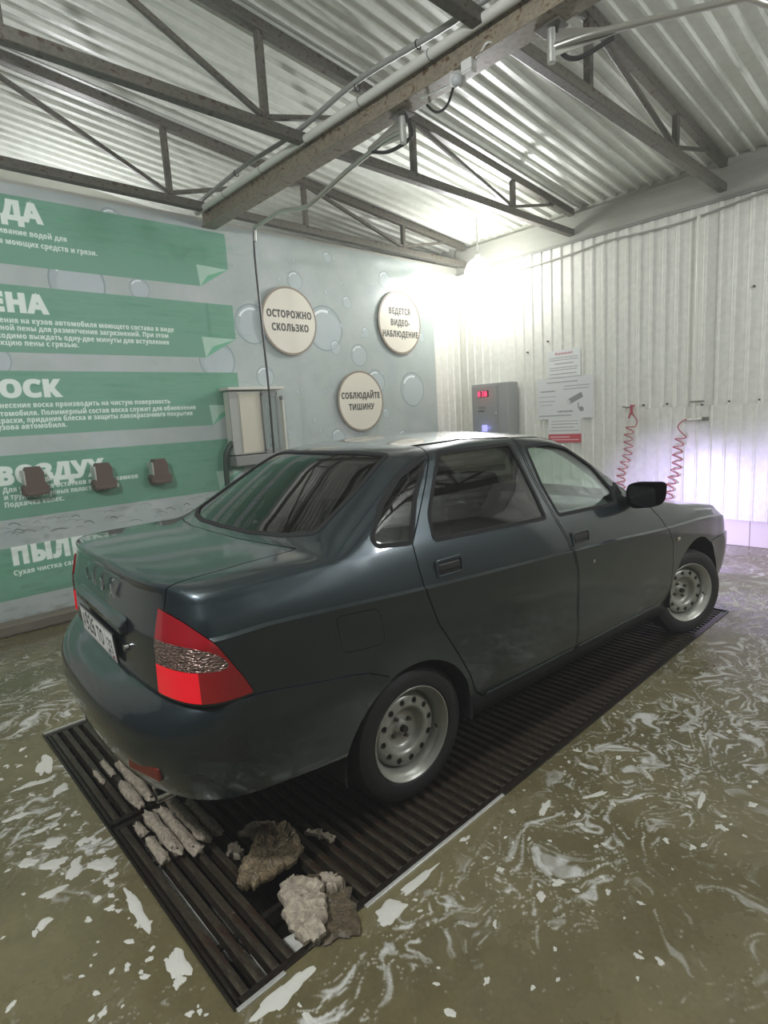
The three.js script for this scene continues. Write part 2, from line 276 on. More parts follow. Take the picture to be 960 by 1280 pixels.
// ---------------------------------------------------------------- printed banner on the left wall
const BX0 = -1.7, BX1 = 4.61, BY0 = .10, BY1 = 3.56, BZ = ZL + .035;
const banner = canvasTex(2048, 1124, (c, w, h) => {
  const X = x => (x - BX0) / (BX1 - BX0) * w, Y = y => (BY1 - y) / (BY1 - BY0) * h, S = s => s / (BX1 - BX0) * w;
  c.fillStyle = '#aab4ae'; c.fillRect(0, 0, w, h);
  for (let i = 0; i < 2600; i++) { const x = rnd() * w, y = rnd() * h, r = 10 + rnd() * 46; c.fillStyle = rnd() < .5 ? 'rgba(212,220,220,.05)' : 'rgba(150,170,172,.045)'; c.beginPath(); c.arc(x, y, r, 0, 7); c.fill(); }
  // water drop print
  const drop = (x, y, r) => {
    const px = X(x), py = Y(y), pr = S(r);
    c.save(); c.beginPath(); c.arc(px, py, pr, 0, 7); c.fillStyle = 'rgba(150,168,174,.30)'; c.fill();
    c.beginPath(); c.arc(px + pr * .12, py + pr * .14, pr * .86, 0, 7); c.fillStyle = 'rgba(196,206,204,.40)'; c.fill();
    c.lineWidth = Math.max(1.2, pr * .06); c.strokeStyle = 'rgba(95,116,122,.5)'; c.beginPath(); c.arc(px, py, pr, 0, 7); c.stroke();
    c.strokeStyle = 'rgba(240,246,246,.9)'; c.lineWidth = Math.max(1.4, pr * .12); c.beginPath(); c.arc(px, py, pr * .78, Math.PI * 1.15, Math.PI * 1.6); c.stroke(); c.restore();
  };
  for (const [x, y, r] of [[4.13, 1.92, .22], [2.72, 2.63, .25], [1.76, 2.62, .2], [1.86, 2.08, .11], [3.22, 2.34, .13], [3.47, 2.02, .15], [2.35, 3.12, .10], [3.72, 3.28, .10], [2.82, 3.42, .06], [3.08, 2.95, .07], [3.35, 2.62, .06], [2.86, 2.42, .08], [2.80, 1.37, .10], [3.62, 1.62, .06], [1.32, 2.24, .19], [.1, 2.86, .22], [.62, 2.86, .09], [.45, 3.42, .10], [-.7, 3.44, .13], [-.6, 2.2, .12], [-1.2, 1.55, .15], [4.35, 2.6, .06], [3.9, 1.3, .09], [1.75, .9, .12], [2.4, .7, .15], [3.3, .6, .2]]) drop(x, y, r);
  for (let i = 0; i < 60; i++) drop(lerp(1.7, 4.5, rnd()), lerp(.3, 3.5, rnd()), .012 + rnd() * .02);
  // green strips with a folded corner
  const font = (px, b) => c.font = (b ? 'bold ' : '') + px + 'px sans-serif';
  function strip(yt, yb, xr, xcut, title, lines) {
    c.fillStyle = '#6d9c84'; c.beginPath(); c.moveTo(0, Y(yt)); c.lineTo(X(xr), Y(yt)); c.lineTo(X(xr), Y(yb + .19)); c.lineTo(X(xcut), Y(yb)); c.lineTo(0, Y(yb)); c.closePath(); c.fill();
    for (let i = 0; i < 420; i++) { c.fillStyle = rnd() < .5 ? 'rgba(90,175,135,.05)' : 'rgba(30,102,74,.05)'; c.fillRect(rnd() * X(xr) * .98, lerp(Y(yt), Y(yb + .2), rnd()), 20 + rnd() * 80, 2 + rnd() * 8); }
    c.fillStyle = '#a9c8b4'; c.beginPath(); c.moveTo(X(xr), Y(yb + .19)); c.lineTo(X(xcut - .02), Y(yb + .2)); c.lineTo(X(xcut), Y(yb)); c.closePath(); c.fill();
    c.fillStyle = '#6eb08d'; c.beginPath(); c.moveTo(X(xr), Y(yb + .19)); c.lineTo(X(xcut + .09), Y(yb + .11)); c.lineTo(X(xcut), Y(yb)); c.closePath(); c.fill();
    c.fillStyle = c.strokeStyle = '#e0ebdf'; c.textBaseline = 'alphabetic';
    const put = (t, x0, x1, y, size, stroke) => { font(S(size), true); const m = c.measureText(t).width; c.save(); c.translate(X(x0), Y(y)); c.scale((X(x1) - X(x0)) / m, 1); c.fillText(t, 0, 0); if (stroke) { c.lineWidth = S(.014); c.strokeText(t, 0, 0); } c.restore(); };
    put(...title, true); for (const l of lines) put(...l, .058, false);
  }
  strip(3.475, 2.945, 1.54, 1.22, ['ВОДА', -.68, -.105, 3.292, .2], [['Ополаскивание водой для', -.66, .066, 3.178], ['удаления моющих средств и грязи.', -.66, .295, 3.097]]);
  strip(2.79, 2.265, 1.55, 1.2, ['ПЕНА', -.74, -.16, 2.582, .2], [['Нанесения на кузов автомобиля моющего состава в виде', -.68, .905, 2.492], ['активной пены для размягчения загрязнений. При этом', -.68, .845, 2.434], ['необходимо выждать одну-две минуты для вступления', -.68, .842, 2.374], ['в реакцию пены с грязью.', -.68, .042, 2.318]]);
  strip(2.12, 1.60, 1.53, 1.2, ['ВОСК', -.74, -.155, 1.912, .19], [['Нанесение воска производить на чистую поверхность', -.68, .785, 1.826], ['автомобиля. Полимерный состав воска служит для обновления', -.68, 1.035, 1.762], ['окраски, придания блеска и защиты лакокрасочного покрытия', -.68, .995, 1.706], ['кузова автомобиля.', -.68, -.142, 1.652]]);
  strip(1.45, .93, 1.5, 1.2, ['ВОЗДУХ', -.72, .105, 1.215, .2], [['Для удаления остатков воды из замков', -.687, .395, 1.152], ['и труднодоступных полостей кузова', -.687, .22, 1.092], ['Подкачка колес.', -.692, -.248, 1.03]]);
  strip(.70, .27, 1.5, 1.2, ['ПЫЛЕСОС', -.708, .26, .555, .2], [['Сухая чистка салона автомобиля', -.708, .22, .465]]);
  // ground-in dirt and scratches low on the print
  for (let i = 0; i < 900; i++) { const y = BY0 + Math.pow(rnd(), 2.2) * 1.0; c.fillStyle = `rgba(70,66,52,${.03 + rnd() * .06})`; c.beginPath(); c.ellipse(rnd() * w, Y(y), 4 + rnd() * 26, 2 + rnd() * 7, 0, 0, 7); c.fill(); }
  for (let i = 0; i < 46; i++) { const x = lerp(-.9, 1.2, rnd()), y = .76 + rnd() * .14; c.strokeStyle = `rgba(60,62,54,${.15 + rnd() * .4})`; c.lineWidth = 1 + rnd() * 2; c.beginPath(); c.moveTo(X(x), Y(y)); c.quadraticCurveTo(X(x + .04), Y(y + .03), X(x + .05 + rnd() * .08), Y(y - .02 + rnd() * .03)); c.stroke(); }
});
const bannerMat = P({ map: banner, roughness: .42, side: THREE.DoubleSide });
{
  const nx = 150, ny = 80, g = new THREE.PlaneGeometry(BX1 - BX0, BY1 - BY0, nx, ny); g.translate((BX0 + BX1) / 2, (BY0 + BY1) / 2, 0);
  const p = g.attributes.position;
  for (let i = 0; i < p.count; i++) {
    const x = p.getX(i), y = p.getY(i); let d = .006 * fbm(x * 1.1, y * 1.3, 2);
    const dx = BX1 - x, dy = BY1 - y, r = Math.hypot(dx, dy), an = Math.atan2(dy, dx);              // folds pulled from the top right corner
    d += .022 * Math.sin(an * 21) * Math.exp(-r / .55) * sstep(0, .12, r);
    d += .016 * Math.exp(-(((dy - .18 - .05 * Math.sin(x * 2.1)) / .06) ** 2)) * sstep(1.4, 2.2, x) * (.6 + .4 * Math.sin(x * 5.3));
    d += .012 * Math.exp(-(((dy - .05) / .04) ** 2)) * Math.sin(x * 7 + 1);
    p.setZ(i, Math.max(-.02, d));
  }
  g.computeVertexNormals();
  const b = single('wall_banner', 'large printed banner with green instruction strips and water drops', 'banner', g, bannerMat, [0, 0, BZ]);
}
function roundSign(x, y, rx, ry, lines, size, label) {
  const t = canvasTex(512, 512, (c, w) => {
    c.fillStyle = '#ded9c9'; c.fillRect(0, 0, w, w); c.strokeStyle = '#8f8474'; c.lineWidth = 16; c.beginPath(); c.arc(256, 256, 249, 0, 7); c.stroke();
    c.fillStyle = '#4b4a42'; c.textAlign = 'center'; c.textBaseline = 'middle'; c.font = 'bold ' + size + 'px sans-serif';
    lines.forEach((l, i) => { c.save(); c.translate(256, 256 + (i - (lines.length - 1) / 2) * size * 1.5); const m = c.measureText(l).width; c.scale(Math.min(1, 440 / m), 1.12); c.fillText(l, 0, 0); c.lineWidth = 3; c.strokeStyle = '#4b4a42'; c.strokeText(l, 0, 0); c.restore(); });
  });
  const s = thing('round_sign', label, 'sign', [x, y, BZ + .03], 'round notices on the banner');
  const g = new THREE.CylinderGeometry(1, 1, 1, 64); g.rotateX(Math.PI / 2); g.scale(rx, ry, .006);
  mesh('disc', g, M({ color: 0xb9ab97, roughness: .5 }), s);
  const f = new THREE.CircleGeometry(1, 64); f.scale(rx * .995, ry * .995, 1); mesh('printed_face', f, M({ map: t, roughness: .42 }), s, [0, 0, .0036]);
}
roundSign(2.22, 2.675, .36, .365, ['ОСТОРОЖНО', 'СКОЛЬЗКО'], 66, 'round cream two-line notice warning of slippery floor, beside the hose');
roundSign(3.93, 2.765, .385, .395, ['ВЕДЕТСЯ', 'ВИДЕО-', 'НАБЛЮДЕНИЕ'], 62, 'round cream three-line video surveillance notice beside the banner edge');
roundSign(3.18, 1.785, .37, .368, ['СОБЛЮДАЙТЕ', 'ТИШИНУ'], 64, 'lowest round cream notice asking for quiet, just above the car roof');

// ---------------------------------------------------------------- floor mat clips on the banner wall
const clipMat = M({ color: 0x57483f, roughness: .55 });
function matClip(x, y, label) {
  const t = thing('mat_clip', label, 'clip', [x, y, BZ + .02], 'mat clips on the banner wall');
  mesh('back_plate', rbox(.17, .05, .012, .004), galv, t, [0, .06, .004]);
  const sh = new THREE.Shape(); sh.moveTo(-.085, -.11); sh.lineTo(.085, -.11); sh.lineTo(.092, -.055); sh.lineTo(.065, -.02); sh.lineTo(.065, .06); sh.lineTo(.045, .105); sh.lineTo(-.045, .105); sh.lineTo(-.065, .06); sh.lineTo(-.065, -.02); sh.lineTo(-.092, -.055); sh.closePath();
  const g = new THREE.ExtrudeGeometry(sh, { depth: .09, bevelEnabled: true, bevelSize: .006, bevelThickness: .006, bevelSegments: 2 }); mesh('clamp_body', g, clipMat, t, [0, 0, .014]);
  mesh('spring_side', rbox(.012, .13, .10, .003), galv, t, [-.074, .02, .06]);
  mesh('jaw', rbox(.15, .03, .12, .008), clipMat, t, [0, -.105, .06]);
}
matClip(-.47, 1.235, 'brown mat clip over the first big white letters of the air strip');
matClip(.065, 1.215, 'brown mat clip at the last big letter of the air strip');
matClip(.565, 1.205, 'brown mat clip on plain green nearest the wall cabinet');

// ---------------------------------------------------------------- white cabinet with a lance holder on the banner wall
{
  const white = M({ color: 0xc9c9bc, roughness: .4 }), t = thing('wall_cabinet', 'white wall cabinet with a see-through compartment beside the green strips', 'cabinet', [1.64, 1.6, BZ + .02]);
  mesh('body', rbox(.52, .64, .14, .008), white, t, [-.05, 0, .07]);
  mesh('lid', rbox(.66, .03, .19, .006), white, t, [-.02, .345, .095]);
  mesh('front_panel', rbox(.235, .6, .012, .003), M({ color: 0xc6c1ad, roughness: .45 }), t, [-.1, -.005, .146]);
  mesh('side_panel', rbox(.1, .62, .02, .003), M({ color: 0xa5a79f, roughness: .4 }), t, [-.275, 0, .135]);
  const frame = M({ color: 0x8b8d88, roughness: .35, metalness: .3 });
  const f = mesh('compartment_frame', merge([box(.19, .045, .03).translate(0, .3, 0), box(.19, .04, .03).translate(0, -.3, 0), box(.014, .6, .03).translate(-.088, 0, 0), box(.014, .6, .03).translate(.088, 0, 0)]), frame, t, [.13, -.005, .155]);
  mesh('clear_cover', rbox(.165, .56, .006, .002), P({ color: 0xe8eeee, roughness: .08, transmission: .9, thickness: 0 }), f, [0, 0, .012]);
  for (let i = 0; i < 16; i++) mesh('chain_link', new THREE.TorusGeometry(.014, .005, 6, 12), galv, t, [.125 + .012 * Math.sin(i * 1.7), .22 - i * .03, .150], [i % 2 * 1.2, .4 * (i % 3), i]);
  mesh('sparkling_bottle', new THREE.CylinderGeometry(.05, .055, .14, 18), P({ color: 0xdfe6e8, roughness: .1, transmission: .6, thickness: .0 }), t, [.13, -.2, .10]);
  mesh('base_shelf', rbox(.58, .10, .18, .006), M({ color: 0x84857f, roughness: .5 }), t, [-.04, -.38, .09]);
  const pp = thing('drain_pipe', 'pale upright pipe on the wall beside the cabinet', 'pipe', [2.02, 1.5, BZ + .04]);
  mesh('pipe', rod([0, -.3, 0], [0, .33, 0], .018, 12), white, pp); mesh('cap', rod([0, .33, 0], [-.012, .37, 0], .022, 12), frame, pp);
  const l = thing('lance_holster', 'dark green tube holster standing beside the white cabinet', 'holster', [1.27, 1.1, BZ + .10]);
  mesh('tube', tube([[-.03, -.35, 0], [-.03, .08, 0], [-.015, .2, .01], [.035, .285, .02], [.06, .31, .02]], .028, 50, 12), M({ color: 0x2f4034, roughness: .45 }), l);
  mesh('hook', tube([[.055, .31, .02], [.072, .27, .02], [.075, .15, .02]], .014, 20), M({ color: 0x2f4034, roughness: .45 }), l);
}
// ---------------------------------------------------------------- control box on the right wall
{
  const t = thing('control_box', 'grey metal control box with a red lit display', 'control box', [XR - .03, 1.54, -2.5]);
  const gm = M({ color: 0xa3a6a3, roughness: .4, metalness: .3 });
  mesh('body', rbox(.24, .80, .60, .01), gm, t, [-.12, 0, 0]);
  mesh('door', rbox(.014, .74, .42, .004), M({ color: 0x9a9d9a, roughness: .4, metalness: .3 }), t, [-.246, -.005, -.07]);
  const scr = mesh('display', rbox(.008, .085, .18, .002), M({ color: 0x1a0406, roughness: .2 }), t, [-.256, .265, -.09]);
  const seg = M({ color: 0x400006, emissive: new THREE.Color(1, .06, .16), emissiveIntensity: 3.2 });
  for (let i = 0; i < 3; i++) { const z = .045 - i * .055; const parts = [[0, .03, .03, .007], [0, 0, .03, .007], [0, -.03, .03, .007]].map(([a, y, l, h]) => box(.004, h, l).translate(0, y, z)); parts.push(box(.004, .06, .007).translate(0, 0, z + .014)); if (i !== 1) parts.push(box(.004, .06, .007).translate(0, 0, z - .014)); mesh('digit_screen', merge(parts), seg, scr, [-.005, 0, 0]); }
  mesh('label_plate', rbox(.004, .03, .11, .001), M({ color: 0x7d807c, roughness: .5 }), t, [-.255, .08, -.12]);
  mesh('name_plate', rbox(.004, .022, .10, .001), M({ color: 0x5d5f5c, roughness: .5 }), t, [-.255, .035, -.13]);
  const cs = mesh('coin_screen', rbox(.008, .09, .09, .004), M({ color: 0x20203a, emissive: new THREE.Color(.42, .42, 1), emissiveIntensity: 1.3 }), t, [-.256, -.20, -.08]);
  mesh('lock', new THREE.CylinderGeometry(.014, .014, .02, 14).rotateZ(Math.PI / 2), galv, t, [-.256, 0, .12]);
  const bl = new THREE.PointLight(0x8888ff, .02, 0, 2); bl.position.set(XR - .36, 1.34, -2.58); bl.castShadow = true; scene.add(bl);
  const rl = new THREE.PointLight(0xff2030, .02, 0, 2); rl.position.set(XR - .36, 1.80, -2.59); rl.castShadow = true; scene.add(rl);
}
// ---------------------------------------------------------------- notices on the right wall
function notice(y, z, h, w, label, draw) {
  const t = canvasTex(Math.round(w * 900), Math.round(h * 900), draw);
  const s = thing('notice_board', label, 'notice', [XR - .024, y, z], 'notices on the metal wall');
  mesh('board', rbox(.006, h, w, .002), M({ color: 0xd9dad6, roughness: .5 }), s);
  const g = new THREE.PlaneGeometry(w, h); g.rotateY(-Math.PI / 2); mesh('print', g, M({ map: t, roughness: .45 }), s, [-.0035, 0, 0]);
}
const greys = (c, list, w) => { c.fillStyle = '#8f918f'; for (const [x, y, l, hh] of list) { for (let i = 0; i < l; i += 11 + (i * 7 % 9)) c.fillRect(x + i, y, Math.min(9 + (i * 5 % 6), l - i), hh); } };
notice(2.10, -1.52, .34, .45, 'white printed notice with a red heading, topmost of three', (c, w, h) => { c.fillStyle = '#dcdedb'; c.fillRect(0, 0, w, h); c.font = 'bold ' + h * .13 + 'px sans-serif'; c.fillStyle = '#b0606a'; c.textAlign = 'center'; c.fillText('Внимание!', w / 2, h * .17); greys(c, [[w * .06, h * .26, w * .86, 9], [w * .06, h * .34, w * .86, 9], [w * .2, h * .47, w * .6, 12], [w * .06, h * .62, w * .86, 9], [w * .06, h * .70, w * .84, 9], [w * .06, h * .84, w * .82, 11]]); });
notice(1.675, -1.52, .52, .77, 'wide white notice with a drawing of a surveillance camera', (c, w, h) => {
  c.fillStyle = '#d6d8d6'; c.fillRect(0, 0, w, h); greys(c, [[w * .18, h * .10, w * .56, 13], [w * .50, h * .21, w * .45, 9], [w * .48, h * .28, w * .45, 9], [w * .06, h * .30, w * .28, 16], [w * .03, h * .44, w * .32, 7], [w * .03, h * .55, w * .3, 9], [w * .05, h * .64, w * .24, 8], [w * .38, h * .80, w * .28, 20], [w * .03, h * .90, w * .6, 14]]);
  c.fillStyle = '#8a8d8c'; c.save(); c.translate(w * .70, h * .52); c.rotate(-.42); c.beginPath(); c.roundRect(-w * .15, -h * .065, w * .28, h * .13, 10); c.fill(); c.fillStyle = '#c9cccb'; c.beginPath(); c.ellipse(-w * .13, 0, w * .03, h * .06, 0, 0, 7); c.fill(); c.restore();
  c.fillStyle = '#8a8d8c'; c.beginPath(); c.ellipse(w * .80, h * .78, w * .045, h * .055, .5, 0, 7); c.fill(); c.fillRect(w * .74, h * .62, w * .018, h * .14);
});
notice(1.265, -1.52, .30, .46, 'small white notice with a red foot, lowest of three', (c, w, h) => { c.fillStyle = '#dadbd8'; c.fillRect(0, 0, w, h); greys(c, [[w * .1, h * .08, w * .8, 7], [w * .1, h * .2, w * .8, 9], [w * .1, h * .34, w * .7, 9], [w * .05, h * .48, w * .88, 9]]); c.fillStyle = '#c0505a'; c.fillRect(0, h * .64, w, h * .36); c.fillStyle = '#e0b8b8'; c.fillRect(w * .05, h * .74, w * .6, h * .05); c.fillRect(w * .05, h * .86, w * .88, h * .04); });
// ---------------------------------------------------------------- air hoses, pipe and cables on the right wall
const hoseRed = M({ color: 0xa8444e, roughness: .4 });
function coil(a, b, r, turns, ends) {
  const A = V(...a), B = V(...b), ax = B.clone().sub(A), u = V(0, 0, 1).sub(ax.clone().multiplyScalar(ax.z / ax.lengthSq())).normalize(), v = ax.clone().normalize().cross(u), pts = ends.map(e => [...e]);
  const N = turns * 14; for (let i = 0; i <= N; i++) { const t = i / N, th = t * turns * Math.PI * 2, rr = r * (.8 + .25 * Math.sin(i * .37)); const q = A.clone().addScaledVector(ax, t).addScaledVector(u, rr * Math.cos(th)).addScaledVector(v, rr * .55 * Math.sin(th)); pts.push(q.toArray()); }
  return tube(pts, .006, pts.length * 4, 6);
}
{
  const a = thing('air_hose', 'red coiled air hose hanging from a wall tap by the notices', 'hose', [XR - .06, 0, 0]);
  mesh('coil', coil([-.01, 1.31, -.64], [-.02, .42, -.80], .062, 11, [[0, 1.50, -.64], [-.01, 1.44, -.63], [-.02, 1.36, -.575]]), hoseRed, a);
  mesh('tap_body', merge([rod([.045, 1.53, -.64], [-.03, 1.53, -.64], .012), rod([-.02, 1.54, -.64], [-.02, 1.43, -.64], .016), rod([-.02, 1.45, -.65], [-.02, 1.39, -.67], .010)]), hoseRed, a);
  mesh('tap_lever', bar([-.02, 1.51, -.65], [-.02, 1.525, -.75], .012), steelGrey, a);
  const b = thing('air_hose', 'red coiled air hose hanging from the white upright pipe', 'hose', [XR - .06, 0, 0]);
  mesh('coil', coil([-.01, 1.17, -.09], [-.02, .33, -.24], .062, 10, [[0, 1.348, -.04], [-.005, 1.342, -.08], [-.01, 1.275, -.13], [-.01, 1.22, -.10]]), hoseRed, b);
  const pm = M({ color: 0xdcdcd0, roughness: .4 });
  const p = thing('air_pipe', 'white upright plastic pipe with a tee on the metal wall', 'pipe', [XR - .05, 0, .02]);
  mesh('riser', rod([0, 1.355, 0], [0, 3.40, 0], .015, 12), pm, p);
  mesh('tee', merge([rod([0, 1.345, -.06], [0, 1.352, .09], .014), rod([0, 1.34, 0], [0, 1.41, 0], .019)]), pm, p);
  mesh('valve', rbox(.035, .035, .06, .006), M({ color: 0x6d6a60, roughness: .5 }), p, [0, 1.352, .115]);
  mesh('wall_bracket', rbox(.03, .018, .135, .004), M({ color: 0x7d7a72, roughness: .5 }), p, [.0, 1.537, .03]);
  const c1 = single('wall_cable', 'thin grey cable sagging along the top of the metal wall', 'cable', tube([[XR - .04, 3.50, 1.2], [XR - .04, 3.46, .61], [XR - .04, 3.415, .2], [XR - .04, 3.385, -.18], [XR - .04, 3.39, -.6], [XR - .04, 3.405, -.96], [XR - .04, 3.37, -1.36], [XR - .04, 3.35, -2.15], [XR - .05, 3.40, -2.8]], .011, 90), M({ color: 0x9b9b93, roughness: .5 }));
}
// ---------------------------------------------------------------- lamps
const lampMat = i => M({ color: 0xffffff, emissive: new THREE.Color(1, .985, .93), emissiveIntensity: i });
function floodlight(label, pos, dir, power, w, h, color, glow) {
  const t = thing('floodlight', label, 'lamp', pos); const d = V(...dir).normalize();
  t.quaternion.setFromUnitVectors(V(0, 0, 1), d);
  const grey = M({ color: 0x9c9d98, roughness: .4, metalness: .5 });
  mesh('housing', rbox(w, h, .06, .012), grey, t, [0, 0, -.04]); mesh('glowing_panel', rbox(w * .9, h * .9, .01, .004), lampMat(glow), t, [0, 0, -.006]);
  for (let i = 0; i < 5; i++) mesh('cooling_fin', box(.006, h * .6, .03), galv, t, [-w * .3 + i * w * .15, 0, -.085]);
  mesh('bracket', merge([bar([-w / 2 - .012, 0, -.04], [-w / 2 - .012, 0, -.14], .01, .03), bar([w / 2 + .012, 0, -.04], [w / 2 + .012, 0, -.14], .01, .03), bar([-w / 2 - .012, 0, -.14], [w / 2 + .012, 0, -.14], .03, .01)]), galv, t);
  const l = new THREE.PointLight(color, power, 0, 2); l.position.set(...pos).addScaledVector(d, .14); l.shadow.radius = 5; l.castShadow = true; scene.add(l);
  return t;
}
{
  // round lamp hung in the corner: a bright globe whose reflector throws most of its light into the bay
  const pos = [4.61, 3.305, -2.375], t = thing('globe_lamp', 'blazing round lamp hung high in the corner of the two walls', 'lamp', pos), d = V(-.72, -.18, .62).normalize();
  mesh('glowing_globe', new THREE.SphereGeometry(.165, 36, 24), lampMat(15), t);
  mesh('lamp_cap', new THREE.CylinderGeometry(.035, .05, .07, 20), M({ color: 0xb4b5ae, roughness: .4 }), t, [0, .175, 0]);
  mesh('hanging_rod', rod([0, .2, 0], [0, roofY(4.61) - pos[1] - .005, 0], .01), galv, t);
  const gl = new THREE.PointLight(0xfbfbff, CORNER_GLOBE, 0, 2); gl.position.set(...pos); gl.shadow.radius = 6; gl.castShadow = true; scene.add(gl);
  const sp = new THREE.SpotLight(0xfbfbff, CORNER_BEAM, 0, 1.3, .9, 2); sp.position.set(...pos).addScaledVector(d, .17); sp.target.position.set(...pos).addScaledVector(d, 2); sp.shadow.radius = 5; sp.castShadow = true; scene.add(sp); scene.add(sp.target);
}
floodlight('floodlight hung from the trusses behind the car', [-2.7, 3.3, 1.0], [1, -.1, -.25], BACK_LAMP, .4, .3, 0xf6f8ff, 30);
floodlight('floodlight in the neighbouring bay beyond the banner wall', [.6, 3.15, -4.846], [0, 0, 1], BAY_LAMP, .4, .3, 0xf6f8ff, 30);
floodlight('floodlight on the wall of the second wash lane', [2.6, 3.5, 4.35], [-.1, -.45, -1], SIDE_LAMP, .4, .3, 0xf4f7ff, 30);
// ---------------------------------------------------------------- steel floor grates over the pit
const barMap = dataTex(512, 512, (u, v) => { const a = fbm(u * 30, v * 6, 4), b = fbm(u * 90, v * 40, 2, n2b), r = sstep(.1, .45, fbm(u * 14 + 4, v * 5, 3)); const k = .62 + .22 * a + .2 * b; return [lerp(k, .5, r * .7), lerp(k * .96, .34, r * .7), lerp(k * .88, .27, r * .7)]; }, true);
const barMat = M({ color: 0x625d52, map: barMap, roughness: .45, metalness: .35 });
const frameMat = M({ color: 0x4a463f, map: barMap, roughness: .4, metalness: .5 });
const alu = M({ color: 0xcfcfc6, roughness: .3, metalness: .6 });
function grate(z0, z1, label, x0 = GX0 + .008, x1 = GX1 - .008) {
  const t = thing('floor_grate', label, 'grate', [0, 0, (z0 + z1) / 2]), L = z1 - z0, shared = {};
  const geo = len => shared[len.toFixed(2)] ??= boxUV(rbox(.027, .045, len, .004, 1));
  let i = 0;
  for (let x = x0 + .032; x < x1 - .02; x += .0515, i++) {
    let len = L - .05, zc = 0;
    if (z1 > .5 && x > -.80 && x < -.57) { len = .58 + .08 * ((i * 7) % 3) / 3; zc = -(L - .05) / 2 + len / 2; }      // the broken corner
    mesh('grate_bar', geo(len), barMat, t, [x, -.0245, zc]);
  }
  for (const s of [-1, 1]) mesh('frame_rail', boxUV(rbox(x1 - x0, .05, .026, .003, 1)), frameMat, t, [(x0 + x1) / 2, -.027, s * (L / 2 - .013)]);
  for (const x of [x0 + .006, x1 - .006]) mesh('frame_rail', boxUV(rbox(.014, .05, L, .003, 1)), frameMat, t, [x, -.027, 0]);
  for (const s of [-.25, .25]) mesh('cross_tie', boxUV(rbox(x1 - x0 - .02, .012, .02, .002, 1)), frameMat, t, [(x0 + x1) / 2, -.055, s * L]);
}
grate(GZ0 + .006, -.035, 'steel bar grate under the banner side wheels of the car');
grate(-.012, GZ1 - .006, 'steel bar grate with a broken corner under the rear wheel beside the open floor');
{
  const e = thing('pit_edging', 'bright steel angle edging along the grated pit', 'edging');
  const strips = [[[GX0 - .004, .001, GZ1 + .006], [-.87, .001, GZ1 + .006]], [[-.56, .001, GZ1 + .006], [.2, .001, GZ1 + .006]], [[.2, 0, GZ1 + .006], [GX1, 0, GZ1 + .006]], [[GX0 - .006, 0, GZ0], [GX0 - .006, 0, GZ1]], [[GX0, 0, GZ0 - .006], [-.78, 0, GZ0 - .006]], [[GX1 + .006, -.001, GZ0], [GX1 + .006, -.001, GZ1]]];
  strips.forEach(([a, b], i) => mesh('angle_strip', bar(a, b, i === 3 ? .008 : .014, .012, .002), i < 2 || i === 4 ? alu : frameMat, e));
}
